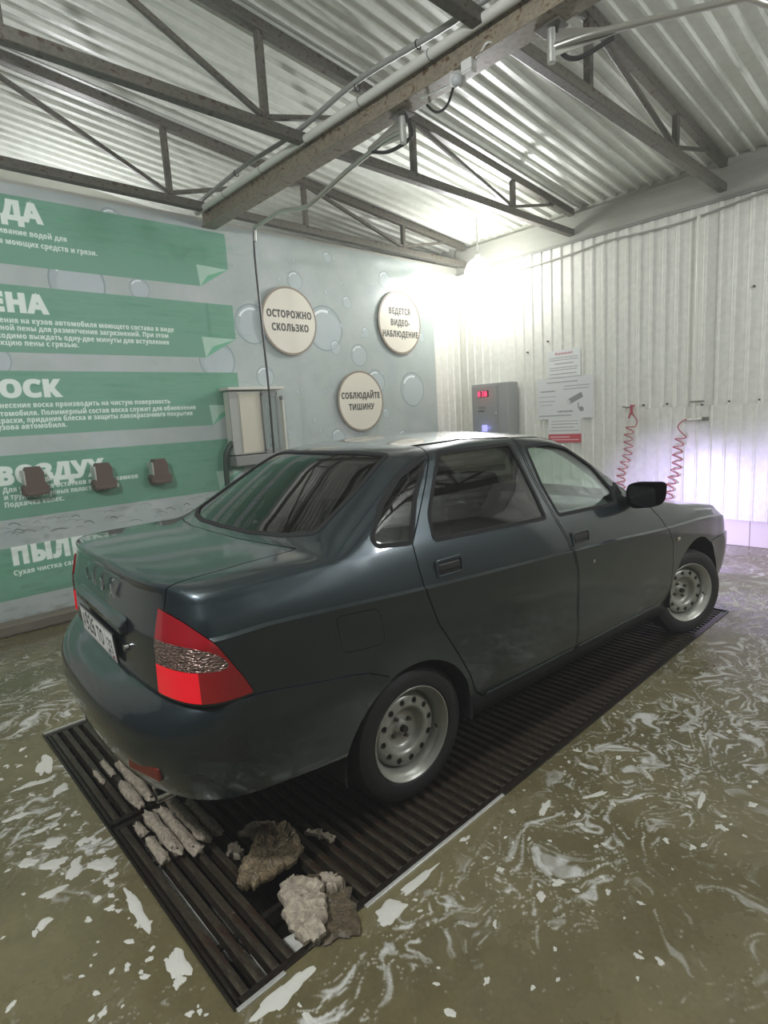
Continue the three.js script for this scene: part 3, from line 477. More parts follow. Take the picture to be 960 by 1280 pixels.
// foam that has run into the pit, and foam heaps on the floor
function blobGeo(seed, sx, sy, sz, det = 3, rough = .25) {
  const g = new THREE.IcosahedronGeometry(1, det), p = g.attributes.position;
  for (let i = 0; i < p.count; i++) { const v = V(p.getX(i), p.getY(i), p.getZ(i)), k = 1 + rough * n3(v.x * 1.7 + seed, v.y * 1.7, v.z * 1.7) + rough * .5 * n3(v.x * 4.3, v.y * 4.3 + seed, v.z * 4.3); p.setXYZ(i, v.x * k * sx, v.y * k * sy, v.z * k * sz); }
  const m = mergeVertices(g.deleteAttribute('normal') && g.deleteAttribute('uv') ? g : g, 1e-5); m.computeVertexNormals(); return m;
}
const foamMat = P({ color: 0xbcbbb0, roughness: .7 });
{
  // thin irregular foam puddles: outlines in floor metres, laid as low mounds
  function puddle(x, z, rx, rz, turn, seed, hgt = .007) {
    const N = 40, R = 5, pos = [], idx = [];
    pos.push(0, hgt, 0);
    for (let r = 1; r <= R; r++) for (let i = 0; i < N; i++) { const a = i / N * Math.PI * 2, k = 1 + .45 * n2(Math.cos(a) * .55 + seed * 3.1, Math.sin(a) * .55) + .16 * n2b(Math.cos(a) * 1.3, Math.sin(a) * 1.3 + seed * 1.7) + .07 * n2(Math.cos(a) * 3.6 + seed, Math.sin(a) * 3.6); const t = r / R, px = Math.cos(a) * rx * k * t, pz = Math.sin(a) * rz * k * t; pos.push(px * Math.cos(turn) - pz * Math.sin(turn), r === R ? -.001 : hgt * Math.sqrt(1 - t * t * .98) * (1 + .25 * n2(px * 60, pz * 60 + seed)), px * Math.sin(turn) + pz * Math.cos(turn)); }
    for (let i = 0; i < N; i++) idx.push(0, 1 + (i + 1) % N, 1 + i);
    for (let r = 1; r < R; r++) for (let i = 0; i < N; i++) { const a = 1 + (r - 1) * N + i, b = 1 + (r - 1) * N + (i + 1) % N, c = a + N, d = b + N; idx.push(a, b, c, b, d, c); }
    const g = new THREE.BufferGeometry(); g.setAttribute('position', new THREE.Float32BufferAttribute(pos, 3)); g.setIndex(idx); g.computeVertexNormals(); g.translate(x, 0, z); return g;
  }
  const list = [[-1.085, .772, .03, .065, .1, 1], [-1.095, -.74, .032, .10, .25, 2], [-1.14, -.60, .05, .018, .1, 3], [-1.09, -.47, .03, .04, .3, 4], [-1.20, -.62, .05, .016, -.1, 5], [-1.18, .10, .028, .055, .5, 6], [-1.105, .16, .035, .05, -.4, 7], [-1.24, .02, .05, .03, .3, 8], [-1.21, -.10, .045, .025, .2, 9], [-1.27, -.40, .05, .022, .2, 10], [-1.09, .45, .02, .12, .05, 11], [-.90, 1.075, .09, .032, -.02, 12], [-1.30, -.05, .03, .03, 0, 13], [-1.16, -.28, .03, .018, .2, 14], [-1.22, -.22, .035, .014, .1, 15], [-1.27, .18, .04, .02, .2, 16], [-1.12, -.02, .02, .022, 0, 17], [-1.08, .02, .018, .016, 0, 18], [-1.33, .3, .025, .02, 0, 19], [-.36, 1.075, .12, .018, .02, 20], [-.52, 1.10, .06, .04, .1, 21], [.25, 1.19, .05, .016, -.3, 22], [.45, 1.30, .06, .012, .4, 23], [-.05, 1.42, .022, .016, .3, 28], [.7, 1.62, .06, .012, -.2, 29]];
  for (let i = 0; i < 160; i++) { const z = lerp(-1.0, 1.5, rnd()), x = -1.085 - .5 * rnd() * rnd(), r = .004 + .014 * rnd() * rnd(); list.push([x, z, r * 1.5, r, rnd() * 3, 40 + i]); }
  for (let i = 0; i < 130; i++) { const x = lerp(-.9, 1.6, rnd()), z = 1.06 + .75 * rnd(), r = .004 + .012 * rnd() * rnd(); list.push([x, z, r * 1.6, r, rnd() * 3, 300 + i]); }
  const f = mesh('soap_foam', merge(list.map(a => puddle(...a.slice(0, 6), Math.min(.009, .16 * Math.min(a[2], a[3]))))), foamMat, scene);
  f.userData = { label: 'white soap foam blobs scattered on the wet floor round the pit', category: 'foam', kind: 'stuff' };
  const pit = [[-.93, .5, .035, .32, 0, 71], [-.88, .85, .03, .14, 0, 72], [-.90, .15, .02, .14, 0, 73], [-.70, .93, .10, .13, 0, 74], [-.95, -.2, .014, .18, 0, 75], [-.85, .62, .016, .1, 0, 76], [-.62, .86, .06, .06, 0, 77]];
  const g = mesh('pit_foam', merge(pit.map(a => puddle(...a, .04).translate(0, -.127, 0))), foamMat, scene);
  g.userData = { label: 'white foam floating in the pit beneath the grate bars', category: 'foam', kind: 'stuff' };
  const water = mesh('pit_water', box(GX1 - GX0 - .002, .16, GZ1 - GZ0 - .002), P({ color: 0x14120d, roughness: .12 }), scene, [(GX0 + GX1) / 2, -.21, (GZ0 + GZ1) / 2]);
  water.userData = { label: 'dark dirty water standing in the grated pit', category: 'water', kind: 'stuff' };
}
// slush sausages squeezed along the bars, and broken lumps of dirty ice at the corner
const slushMap = dataTex(512, 512, (u, v) => { const a = fbm(u * 10, v * 10, 5), b = n2b(u * 120, v * 120), k = .72 + .22 * a + .14 * b; return [k, k * .965, k * .90]; }, true);
const slushBump = dataTex(512, 512, (u, v) => { const k = .5 + .35 * fbm(u * 22, v * 22, 4); return [k, k, k]; });
const slushMat = M({ color: 0xcfc8bc, map: slushMap, roughness: .6, bumpMap: slushBump, bumpScale: .006 });
const mudMat = M({ color: 0x97896f, map: slushMap, roughness: .55, bumpMap: slushBump, bumpScale: .012 });
function slush(x, z, len, r, turn, seed, label, y) {
  const g = blobGeo(seed, r, r * .8, len / 2, 4, .13), p = g.attributes.position; for (let i = 0; i < p.count; i++) { const t = clamp(Math.abs(p.getZ(i)) / (len / 2), 0, .97), k = Math.pow(1 - t ** 4, .25) / Math.sqrt(1 - t * t) * (1 + .22 * n2(p.getZ(i) * 14, seed)); p.setX(i, p.getX(i) * k); p.setY(i, p.getY(i) * k); } g.computeVertexNormals(); const uv = new Float32Array(p.count * 2); for (let i = 0; i < p.count; i++) { uv[2 * i] = p.getX(i) * 3; uv[2 * i + 1] = p.getZ(i) * 3; } g.setAttribute('uv', new THREE.BufferAttribute(uv, 2)); g.rotateY(turn); g.computeBoundingBox();
  single('slush_lump', label, 'slush', g, slushMat, [x, y ?? -g.boundingBox.min.y - .006, z], 'slush lying on the grate bars');
}
[[-.836, -.24, .42, .0235, 0], [-.888, -.15, .25, .0235, 0], [-.888, -.46, .17, .014, 0], [-.888, .19, .34, .0235, 0], [-.836, .22, .38, .0235, 0], [-.94, .27, .16, .020, 0], [-.94, .10, .09, .016, 0], [-.784, .16, .42, .0235, 0], [-.784, -.2, .2, .02, 0], [-.94, -.42, .14, .012, 0], [-.732, .22, .3, .022, 0]].forEach(([x, z, l, r, t], i) => slush(x, z, l, r, t, 10 + i * 3, (l > .18 ? 'long sausage of grey slush lying on the bars of ' : 'short stub of grey slush lying on the bars of ') + (z < 0 ? 'the banner side grate' : 'the grate with the broken corner')));
function slab(pts, h, seed, label, mat, y, tilt) {      // a broken plate from a floor outline
  const sh = new THREE.Shape(); const N = pts.length, out = [];
  for (let i = 0; i < N; i++) { const a = pts[i], b = pts[(i + 1) % N], k = 7; for (let j = 0; j < k; j++) { const t = j / k; out.push([lerp(a[0], b[0], t) + .016 * n2(i * 3.1 + t * 5, seed), lerp(a[1], b[1], t) + .016 * n2b(i * 2.7 + t * 5, seed)]); } }
  const cx = out.reduce((s, p) => s + p[0], 0) / out.length, cz = out.reduce((s, p) => s + p[1], 0) / out.length;
  const rings = [1, .93, .75, .5, .25, .02], pos = [], idx = [], n = out.length;
  pos.push(...[].concat(...out.map(p => [(p[0] - cx) * .96, 0, (p[1] - cz) * .96])));
  rings.forEach((k, r) => out.forEach(p => { const x = (p[0] - cx) * k, z = (p[1] - cz) * k; pos.push(x, h * (r === 0 ? .6 : 1) * (.8 + .5 * fbm((x + seed) * 12, z * 12, 5)), z); }));
  for (let r = 0; r < rings.length; r++) for (let i = 0; i < n; i++) { const a = r * n + i, b = r * n + (i + 1) % n; idx.push(a, a + n, b, b, a + n, b + n); }
  const g0 = new THREE.BufferGeometry(); g0.setAttribute('position', new THREE.Float32BufferAttribute(pos, 3)); g0.setIndex(idx); const uv = []; for (let i = 0; i < pos.length; i += 3) uv.push(pos[i] * 2.5, pos[i + 2] * 2.5 + pos[i + 1]); g0.setAttribute('uv', new THREE.Float32BufferAttribute(uv, 2)); g0.computeVertexNormals();
  const g = toCreasedNormals(g0, .7); if (tilt) { g.rotateX(tilt[0]); g.rotateZ(tilt[1]); } g.computeBoundingBox();
  return single('ice_slab', label, 'ice slab', g, mat, [cx, y, cz], 'broken slabs on the grate corner');
}
slab([[-.82, .66], [-.79, .70], [-.70, .70], [-.60, .70], [-.54, .64], [-.53, .53], [-.60, .47], [-.66, .50], [-.76, .60]], .042, 3, 'jagged brown lump of dirty ice beside the rear bumper corner', mudMat, .004, [.06, -.05]);
slab([[-.72, .76], [-.655, .765], [-.615, .86], [-.655, .96], [-.74, 1.045], [-.80, 1.01], [-.78, .90]], .034, 8, 'long flat slab of grey ice across the pit edge', slushMat, .016, [-.05, .02]);
slab([[-.665, .74], [-.565, .82], [-.55, .93], [-.62, 1.09], [-.73, 1.05], [-.78, 1.0], [-.70, .86]], .024, 14, 'broken muddy concrete plate under the ice at the pit edge', M({ color: 0x6f6653, map: slushMap, roughness: .5, bumpMap: slushBump, bumpScale: .006 }), -.006);
slab([[-.60, .83], [-.56, .86], [-.565, .92], [-.61, .92]], .03, 17, 'small pale ice crumb on the concrete plate', slushMat, .015);
slab([[-.50, .60], [-.46, .63], [-.44, .71], [-.47, .70]], .02, 19, 'thin ice splinter lying across the bars', slushMat, .0);
slab([[-.68, .42], [-.60, .42], [-.56, .48], [-.64, .50]], .035, 23, 'flat grey ice crumb close behind the rear tyre', slushMat, .0);
slab([[-.76, .46], [-.72, .46], [-.715, .51], [-.75, .52]], .025, 29, 'little grey ice crumb between grate bars', slushMat, .0);
// ---------------------------------------------------------------- the car: x forward from the rear axle, y up, z to its right
const car = thing('car', 'dark green metallic four-door saloon with tinted rear windows on the grate', 'car');
car.rotation.y = -.0674;
const paint = P({ color: lin(.017, .028, .032), metalness: .6, roughness: .34, clearcoat: 1, clearcoatRoughness: .07 });
const blackPlastic = M({ color: lin(.012, .012, .012), roughness: .45 });
const rubber = M({ color: lin(.004, .004, .004), roughness: .85 });
const chrome = M({ color: 0xd8d8d8, roughness: .15, metalness: 1 });
const interiorMat = M({ color: lin(.03, .03, .032), roughness: .85 });
const tint = P({ color: lin(.40, .38, .36), transmission: 1, roughness: .02, thickness: 0, ior: 1.5 });
const clearGlass = P({ color: lin(.86, .93, .89), transmission: 1, roughness: .03, thickness: 0, ior: 1.5 });
function curve(pts) {                                 // monotone cubic through points
  const n = pts.length, d = [], m = []; for (let i = 0; i < n - 1; i++) d.push((pts[i + 1][1] - pts[i][1]) / (pts[i + 1][0] - pts[i][0]));
  for (let i = 0; i < n; i++) m.push(i === 0 ? d[0] : i === n - 1 ? d[n - 2] : d[i - 1] * d[i] <= 0 ? 0 : 2 * d[i - 1] * d[i] / (d[i - 1] + d[i]));
  return x => { if (x <= pts[0][0]) return pts[0][1]; if (x >= pts[n - 1][0]) return pts[n - 1][1]; let i = 0; while (x > pts[i + 1][0]) i++; const h = pts[i + 1][0] - pts[i][0], t = (x - pts[i][0]) / h, t2 = t * t, t3 = t2 * t; return (2 * t3 - 3 * t2 + 1) * pts[i][1] + (t3 - 2 * t2 + t) * h * m[i] + (-2 * t3 + 3 * t2) * pts[i + 1][1] + (t3 - t2) * h * m[i + 1]; };
}
const crease = curve([[-.95, .955], [-.6, .945], [.09, .905], [.7, .876], [1.5, .840], [2.0, .808], [2.5, .789], [3.1, .74]]);
const belt = curve([[-.95, 1.02], [-.6, 1.04], [0, 1.066], [.78, 1.043], [1.0, 1.025], [1.6, 1.0], [2.0, .955], [2.44, .87], [2.75, .825], [3.1, .77]]);
const wide = curve([[-.95, .805], [-.6, .827], [0, .838], [1.2, .84], [2.2, .838], [2.7, .822], [3.1, .79]]);
const spine = curve([[-.96, 1.085], [-.90, 1.108], [-.82, 1.116], [-.6, 1.122], [-.46, 1.122], [-.40, 1.136], [-.30, 1.192], [-.1, 1.310], [.08, 1.408], [.18, 1.440], [.34, 1.458], [.6, 1.470], [.95, 1.468], [1.25, 1.447], [1.42, 1.418], [1.55, 1.352], [1.80, 1.175], [2.05, 1.015], [2.15, .970], [2.3, .945], [2.6, .905], [2.95, .845], [3.2, .775], [3.4, .70]]);
const bow = x => lerp(-.12, .14, sstep(.45, 1.15, x));
const dropAt = curve([[-.95, .030], [-.4, .030], [-.1, .03], [.3, .025], [.9, .030], [1.4, .03], [2.1, .035], [2.6, .05], [3.1, .06]]);
function sideZ(x, y) {
  const c = crease(x), s = belt(x), w = wide(x);
  const pts = [[.14, .13], [.20, .10], [.26, .062], [.32, .040], [.45, .018], [.6, .005], [.72, 0], [c - .005, .0], [c + .004, .013], [c + .05, .019], [s, .050], [s + .3, .2]];
  pts.sort((a, b) => a[0] - b[0]);
  if (y <= pts[0][0]) return w - pts[0][1]; for (let i = 0; i < pts.length - 1; i++) if (y <= pts[i + 1][0]) { const t = (y - pts[i][0]) / Math.max(1e-6, pts[i + 1][0] - pts[i][0]); return w - lerp(pts[i][1], pts[i + 1][1], t); } return w - .2;
}
function half(x, o, yb0 = .2, fine = false) {                       // right half of a cross section, bottom centre to top centre: [y, z]
  const c = crease(x), sh = belt(x), yb = yb0 + Math.max(0, o), P2 = [], z = y => sideZ(x, y) - o;
  const zb = z(yb); P2.push([yb, 0], [yb, zb * .4], [yb, zb * .75]);
  const levels = [...(fine ? [.2, .24, .28, .34, .40, .46, .52, .57, .61, .645, .672, .692, .706, .717, .725, .731, .737, .75] : [.2, .24, .28, .34, .44, .54, .64, .72]), c - .03, c - .005, c + .004, c + .035, (c + .035 + sh) / 2, sh].map(y => yb + (y - .2) * (sh - yb) / (sh - .2));
  for (const y of levels) P2.push([y, z(y)]);
  const zsh = z(sh), Yr = Math.max(sh + .03, spine(x + bow(x)) - dropAt(x) - o), zr = zsh - .5 * (Yr - sh);
  const L = Math.hypot(Yr - sh, zr - zsh), rs = Math.min(.62 * L, .055), dy = (Yr - sh) / L, dz = (zr - zsh) / L, p0 = [Yr - dy * rs, zr - dz * rs];
  for (let i = 1; i <= 5; i++) P2.push([lerp(sh, p0[0], i / 5), lerp(zsh, p0[1], i / 5)]);
  const top = u => [Math.max(sh + .03, spine(x + bow(x) * u * u) - dropAt(x) * u * u - o), u * zr], u0 = 1 - .10 / zr, p2 = top(u0);
  for (let i = 1; i <= 6; i++) { const t = i / 6; P2.push([(1 - t) ** 2 * p0[0] + 2 * t * (1 - t) * Yr + t * t * p2[0], (1 - t) ** 2 * p0[1] + 2 * t * (1 - t) * zr + t * t * p2[1]]); }
  for (let i = 1; i <= 12; i++) P2.push(top(u0 * (1 - i / 12)));
  return P2;
}
function loft({ o = 0, xa = -.62, xb = 2.9, rear, front, pr = 5, pf = 3.2, bulge = .02, yb = .2, crisp = 0, fine = false }) {
  const rings = [], KS = [.998, .99, .975, .95, .92, .89, .86, .83, .79, .75, .7, .63, .55, .46, .36, .25, .13, 0];
  const cap = (x0, prof, p, sgn) => KS.map(k => {
    const t = Math.pow(1 - Math.pow(k, p), 1 / p);
    return half(x0, o, yb, fine).map(([y, z]) => { const w = sstep(.62, .80, y), X = x0 + (prof(y) - sgn * o - x0) * t; return [X + sgn * bulge * (1 - k * k) * (t > .8 ? (t - .8) / .2 : 0), y + w * (spine(X) - spine(x0)), z * k]; });
  });
  if (rear) rings.push(...cap(xa, rear, pr, -1).reverse());
  const n = Math.round((xb - xa) / .03); for (let i = 0; i <= n; i++) { const x = lerp(xa, xb, i / n); rings.push(half(x, o, yb, fine).map(([y, z]) => [x, y, z])); }
  if (front) rings.push(...cap(xb, front, pf, 1));
  const full = rings.map(r => [...r, ...r.slice(1, -1).reverse().map(([x, y, z]) => [x, y, -z])]), m = full[0].length, pos = [], idx = [];
  for (const r of full) for (const p of r) pos.push(...p);
  for (let i = 0; i + 1 < full.length; i++) for (let j = 0; j < m; j++) { const a = i * m + j, b = i * m + (j + 1) % m, c = a + m, d = b + m; idx.push(a, c, b, b, c, d); }
  const capFan = (i, flip) => { const c = full[i].reduce((s, p) => [s[0] + p[0] / m, s[1] + p[1] / m, s[2] + p[2] / m], [0, 0, 0]), k = pos.length / 3; pos.push(...c); for (let j = 0; j < m; j++) { const a = i * m + j, b = i * m + (j + 1) % m; flip ? idx.push(k, b, a) : idx.push(k, a, b); } };
  if (!rear) capFan(0, false); if (!front) capFan(full.length - 1, true);
  let g = new THREE.BufferGeometry(); g.setAttribute('position', new THREE.Float32BufferAttribute(pos, 3)); g.setIndex(idx); g = mergeVertices(g, 1e-6);
  const ix = g.index.array, keep = []; for (let i = 0; i < ix.length; i += 3) if (ix[i] !== ix[i + 1] && ix[i] !== ix[i + 2] && ix[i + 1] !== ix[i + 2]) keep.push(ix[i], ix[i + 1], ix[i + 2]);
  g.setIndex(keep); g.computeVertexNormals();
  return crisp ? toCreasedNormals(g, crisp) : g;
}
const rearBody = curve([[.2, -.80], [.5, -.90], [.70, -.915], [.76, -.918], [.92, -.910], [1.02, -.890], [1.07, -.884], [1.10, -.898], [1.2, -.89]]);
const frontBody = curve([[.2, 3.15], [.35, 3.28], [.5, 3.30], [.6, 3.28], [.7, 3.22], [.78, 3.14], [.86, 3.05]]);
const rearBump = curve([[.2, -.88], [.36, -.96], [.42, -.995], [.48, -1.022], [.55, -1.035], [.60, -1.034], [.65, -1.022], [.69, -.998], [.715, -.970], [.728, -.945], [.737, -.915], [.76, -.86], [1, -.80]]);
const frontBump = curve([[.2, 3.25], [.3, 3.34], [.45, 3.36], [.56, 3.33], [.62, 3.28], [1, 3.1]]);
const ev = new Evaluator(); ev.attributes = ['position', 'normal']; ev.useGroups = false;
const brush = g => { const k = g.clone(); for (const a of Object.keys(k.attributes)) if (!['position', 'normal'].includes(a)) k.deleteAttribute(a); const b = new Brush(k); b.updateMatrixWorld(); return b; };
const op = (a, b, how) => { const r = ev.evaluate(a, b, how); r.updateMatrixWorld(); return r; };
const sub = (a, b) => op(a, b, SUBTRACTION), cut = (a, b) => op(a, b, INTERSECTION);
function offsetPoly(p, d) {                            // outward for positive d
  const n = p.length; let A = 0; for (let i = 0; i < n; i++) { const a = p[i], b = p[(i + 1) % n]; A += a[0] * b[1] - b[0] * a[1]; } const s = A > 0 ? 1 : -1;
  return p.map((q, i) => { const a = p[(i + n - 1) % n], b = p[(i + 1) % n]; let e1 = [q[0] - a[0], q[1] - a[1]], e2 = [b[0] - q[0], b[1] - q[1]]; const l1 = Math.hypot(...e1), l2 = Math.hypot(...e2); const n1 = [e1[1] / l1 * s, -e1[0] / l1 * s], n2_ = [e2[1] / l2 * s, -e2[0] / l2 * s]; const m = [n1[0] + n2_[0], n1[1] + n2_[1]], k = 2 / Math.max(.5, m[0] * m[0] + m[1] * m[1]); return [q[0] + m[0] * d * k, q[1] + m[1] * d * k]; });
}
function roundPoly(p, r, s = 4) {
  const n = p.length, out = []; for (let i = 0; i < n; i++) { const a = p[(i + n - 1) % n], q = p[i], b = p[(i + 1) % n], l1 = Math.hypot(a[0] - q[0], a[1] - q[1]), l2 = Math.hypot(b[0] - q[0], b[1] - q[1]), k1 = Math.min(r, l1 * .45) / l1, k2 = Math.min(r, l2 * .45) / l2; const A = [lerp(q[0], a[0], k1), lerp(q[1], a[1], k1)], B = [lerp(q[0], b[0], k2), lerp(q[1], b[1], k2)]; for (let j = 0; j <= s; j++) { const t = j / s; out.push([(1 - t) ** 2 * A[0] + 2 * t * (1 - t) * q[0] + t * t * B[0], (1 - t) ** 2 * A[1] + 2 * t * (1 - t) * q[1] + t * t * B[1]]); } } return out;
}
function prism(poly, z0, z1) { const s = new THREE.Shape(poly.map(p => new THREE.Vector2(...p))); const g = new THREE.ExtrudeGeometry(s, { depth: z1 - z0, bevelEnabled: false }); g.translate(0, 0, z0); return brush(g); }
function plan(poly, y0, y1) { const s = new THREE.Shape(poly.map(p => new THREE.Vector2(p[0], -p[1]))); const g = new THREE.ExtrudeGeometry(s, { depth: y1 - y0, bevelEnabled: false }); g.rotateX(-Math.PI / 2); g.translate(0, y0, 0); return brush(g); }
const boxBrush = (x0, x1, y0, y1, z0, z1) => brush(box(x1 - x0, y1 - y0, z1 - z0).translate((x0 + x1) / 2, (y0 + y1) / 2, (z0 + z1) / 2));
function lensUV(g0) { const g = g0.index ? g0.toNonIndexed() : g0, p = g.attributes.position, uv = new Float32Array(p.count * 2); for (let i = 0; i < p.count; i++) { uv[2 * i] = (Math.abs(p.getZ(i)) - .6) * 2.4 + (p.getX(i) + .93) * 2.4; uv[2 * i + 1] = (p.getY(i) - .84) * 11; } g.setAttribute('uv', new THREE.BufferAttribute(uv, 2)); return g; }
function part(name, b, mat, parent = car) { const g = b.geometry.clone(); g.clearGroups(); const m = mesh(name, g, mat, parent); return m; }
const mirrorGeo = g0 => { const g = (g0.index ? g0.toNonIndexed() : g0.clone()); g.scale(1, 1, -1); const p = g.attributes.position; for (const a of Object.values(g.attributes)) for (let i = 0; i < p.count; i += 3) for (let c = 0; c < a.itemSize; c++) { const A = (i + 1) * a.itemSize + c, B = (i + 2) * a.itemSize + c, t = a.array[A]; a.array[A] = a.array[B]; a.array[B] = t; } if (g.attributes.normal) { /* scale() has turned the normals */ } return g; };

const outer = brush(loft({ rear: rearBody, front: frontBody, crisp: .62 }));
const inner = brush(loft({ o: .045, xa: -.36, xb: 2.02, yb: .33 }));
// outlines seen from the side (x, y)
const rearWin = roundPoly([[.372, 1.402], [.333, 1.357], [.182, 1.167], [.16, 1.073], [.905, 1.046], [.903, 1.132], [.885, 1.30], [.866, 1.402]], .02);
const frontWin = roundPoly([[.988, 1.378], [.985, 1.194], [1.02, 1.042], [1.56, 1.026], [1.575, 1.10], [1.48, 1.235], [1.33, 1.345], [1.18, 1.38]], .02);
const quartWin = roundPoly([[.285, 1.392], [.145, 1.245], [.04, 1.083], [-.12, 1.098], [-.135, 1.128], [-.033, 1.23], [.112, 1.327]], .02);
const rearDoor = [[.34, 1.435], [.228, 1.289], [.112, 1.154], [.042, 1.075], [.045, .98], [.057, .886], [.115, .74], [.21, .60], [.30, .46], [.345, .36], [.40, .315], [1.122, .315], [1.128, .37], [1.097, .546], [1.087, .755], [1.035, .907], [.974, 1.024], [.938, 1.2], [.925, 1.432], [.6, 1.445]];
const frontDoor = [[.942, 1.43], [.953, 1.2], [.988, 1.026], [1.050, .907], [1.100, .755], [1.110, .546], [1.140, .37], [1.136, .315], [2.09, .315], [2.155, .37], [2.164, .441], [2.158, .564], [2.135, .697], [2.097, .763], [2.016, .867], [1.93, .945], [1.72, 1.06], [1.60, 1.185], [1.46, 1.325], [1.36, 1.385], [1.2, 1.415]];
const bumperR = [[-1.3, .735], [-.93, .735], [-.84, .733], [-.69, .735], [-.56, .715], [-.44, .692], [-.33, .678], [-.24, .655], [-.15, .610], [-.15, .10], [-1.3, .10]];
const bumperF = [[3.6, .60], [3.1, .60], [2.72, .60], [2.72, .22], [3.6, .22]];
const lampSide = roundPoly([[-1.1, .748], [-.845, .742], [-.688, .742], [-.715, .80], [-.79, .93], [-.85, .995], [-.905, 1.04], [-1.1, 1.045]], .015);
const backGlassPlan = roundPoly([[-.400, 0], [-.385, -.25], [-.335, -.45], [-.270, -.585], [-.03, -.55], [.19, -.49], [.165, -.35], [.125, -.15], [.118, 0], [.125, .15], [.165, .35], [.19, .49], [-.03, .55], [-.270, .585], [-.335, .45], [-.385, .25]], .03, 3);
const screenPlan = roundPoly([[2.03, 0], [2.01, -.3], [1.93, -.55], [1.86, -.68], [1.55, -.60], [1.345, -.52], [1.40, -.3], [1.44, 0], [1.40, .3], [1.345, .52], [1.55, .60], [1.86, .68], [1.93, .55], [2.01, .3]], .03, 3);
const lidPlan = [[-1.3, -.598], [-.91, -.598], [-.89, -.63], [-.7, -.622], [-.36, -.585], [-.40, -.45], [-.44, -.25], [-.452, 0], [-.44, .25], [-.40, .45], [-.36, .585], [-.7, .622], [-.89, .63], [-.91, .598], [-1.3, .598]];
const hoodPlan = [[3.6, -.62], [3.1, -.64], [2.6, -.69], [1.99, -.70], [2.05, -.4], [2.08, 0], [2.05, .4], [1.99, .70], [2.6, .69], [3.1, .64], [3.6, .62]];
const fuel = roundPoly([[-.372, .905], [-.18, .888], [-.16, .745], [-.35, .760]], .035, 5);

let shell = sub(outer, inner);
const arch = (x, y, r, s) => { const g = new THREE.CylinderGeometry(r, r, .42, 48); g.rotateX(Math.PI / 2); g.translate(x, y, s * .76); return brush(g); };
for (const s of [-1, 1]) { shell = sub(shell, arch(-.02, .275, .342, s)); shell = sub(shell, arch(2.525, .305, .358, s)); }
const winAll = [rearWin, frontWin, quartWin], GAP = .0028;
for (const w of winAll) shell = sub(shell, prism(w, -1, 1));
shell = sub(shell, plan(backGlassPlan, 1.02, 1.6)); shell = sub(shell, plan(screenPlan, .9, 1.6));
let body = sub(shell, prism(bumperR, -1, 1)); body = sub(body, prism(bumperF, -1, 1));
for (const s of [-1, 1]) {
  const [a, b] = s > 0 ? [.45, 1] : [-1, -.45];
  for (const [poly, nm] of [[rearDoor, 'rear_door'], [frontDoor, 'front_door']]) {
    const d = part(nm, cut(shell, prism(offsetPoly(poly, -GAP), a, b)), paint); d.userData.side = s;
    body = sub(body, prism(offsetPoly(poly, GAP), a, b));
  }
  const [la, lb] = s > 0 ? [.603, 1] : [-1, -.603];
  body = sub(body, prism(lampSide, la, lb));
}
// boot lid and bonnet
const lidB = cut(cut(shell, plan(offsetPoly(lidPlan, -GAP), .742, 1.3)), boxBrush(-1.4, -.2, .742, 1.3, -1, 1));
const trunkLid = part('boot_lid', lidB, paint);
body = sub(body, plan(offsetPoly(lidPlan, GAP), .738, 1.3));
const bonnet = part('bonnet', cut(shell, plan(offsetPoly(hoodPlan, -GAP), .70, 1.1)), paint);
body = sub(body, plan(offsetPoly(hoodPlan, GAP), .70, 1.1));
part('fuel_flap', cut(body, prism(offsetPoly(fuel, -.002), .78, 1)), paint);
body = sub(body, prism(fuel, .80, 1));
part('body_shell', body, paint);
// bumpers stand a little proud of the body
const bumpRear = brush(loft({ o: -.010, xb: .4, rear: rearBump, pr: 3.0, bulge: .01, fine: true })), bumpFront = brush(loft({ o: -.010, xa: 2.2, front: frontBump, pf: 3.2, bulge: .01 }));
let rb = cut(bumpRear, prism(offsetPoly(bumperR, -.002), -1, 1)); for (const s of [-1, 1]) rb = sub(rb, arch(-.02, .275, .342, s));
rb = sub(rb, prism([[-1.4, .425], [-.75, .40], [-.36, .36], [-.1, .30], [-.1, 0], [-1.4, 0]], -1, 1));
const rearBumper = part('rear_bumper', rb, paint);
part('underbody', brush(rbox(.62, .24, 1.16, .05).translate(-.50, .42, 0)), blackPlastic);
let fb = cut(bumpFront, prism(offsetPoly(bumperF, -.002), -1, 1)); for (const s of [-1, 1]) fb = sub(fb, arch(2.525, .305, .358, s));
part('front_bumper', fb, paint);
// glass, thin and following the body
const GA = brush(loft({ o: .005, xa: -.5, xb: 2.12 })), GB = brush(loft({ o: .011, xa: -.52, xb: 2.14 })), SA = brush(loft({ o: -.0025, xa: -.5, xb: 2.12 })), SB = brush(loft({ o: .050, xa: -.52, xb: 2.14 }));
const pane = pr => sub(cut(pr, GA), GB), seal = (big, small) => sub(sub(cut(big, SA), SB), small);
for (const s of [-1, 1]) {
  const [a, b] = s > 0 ? [.4, 1] : [-1, -.4];
  [[rearWin, tint, 'rear_side_window'], [frontWin, clearGlass, 'front_side_window'], [quartWin, tint, 'quarter_window']].forEach(([w, m, nm]) => {
    part(nm, pane(prism(w, a, b)), m);
    part('window_seal', seal(prism(offsetPoly(w, .010), a, b), prism(offsetPoly(w, -.006), a - .1, b + .1)), rubber);
  });
}
part('rear_window', pane(plan(backGlassPlan, 1.02, 1.6)), tint);
part('window_seal', seal(plan(offsetPoly(backGlassPlan, .010), 1.02, 1.6), plan(offsetPoly(backGlassPlan, -.012), .9, 1.7)), rubber);
part('windscreen', pane(plan(screenPlan, .9, 1.6)), clearGlass);
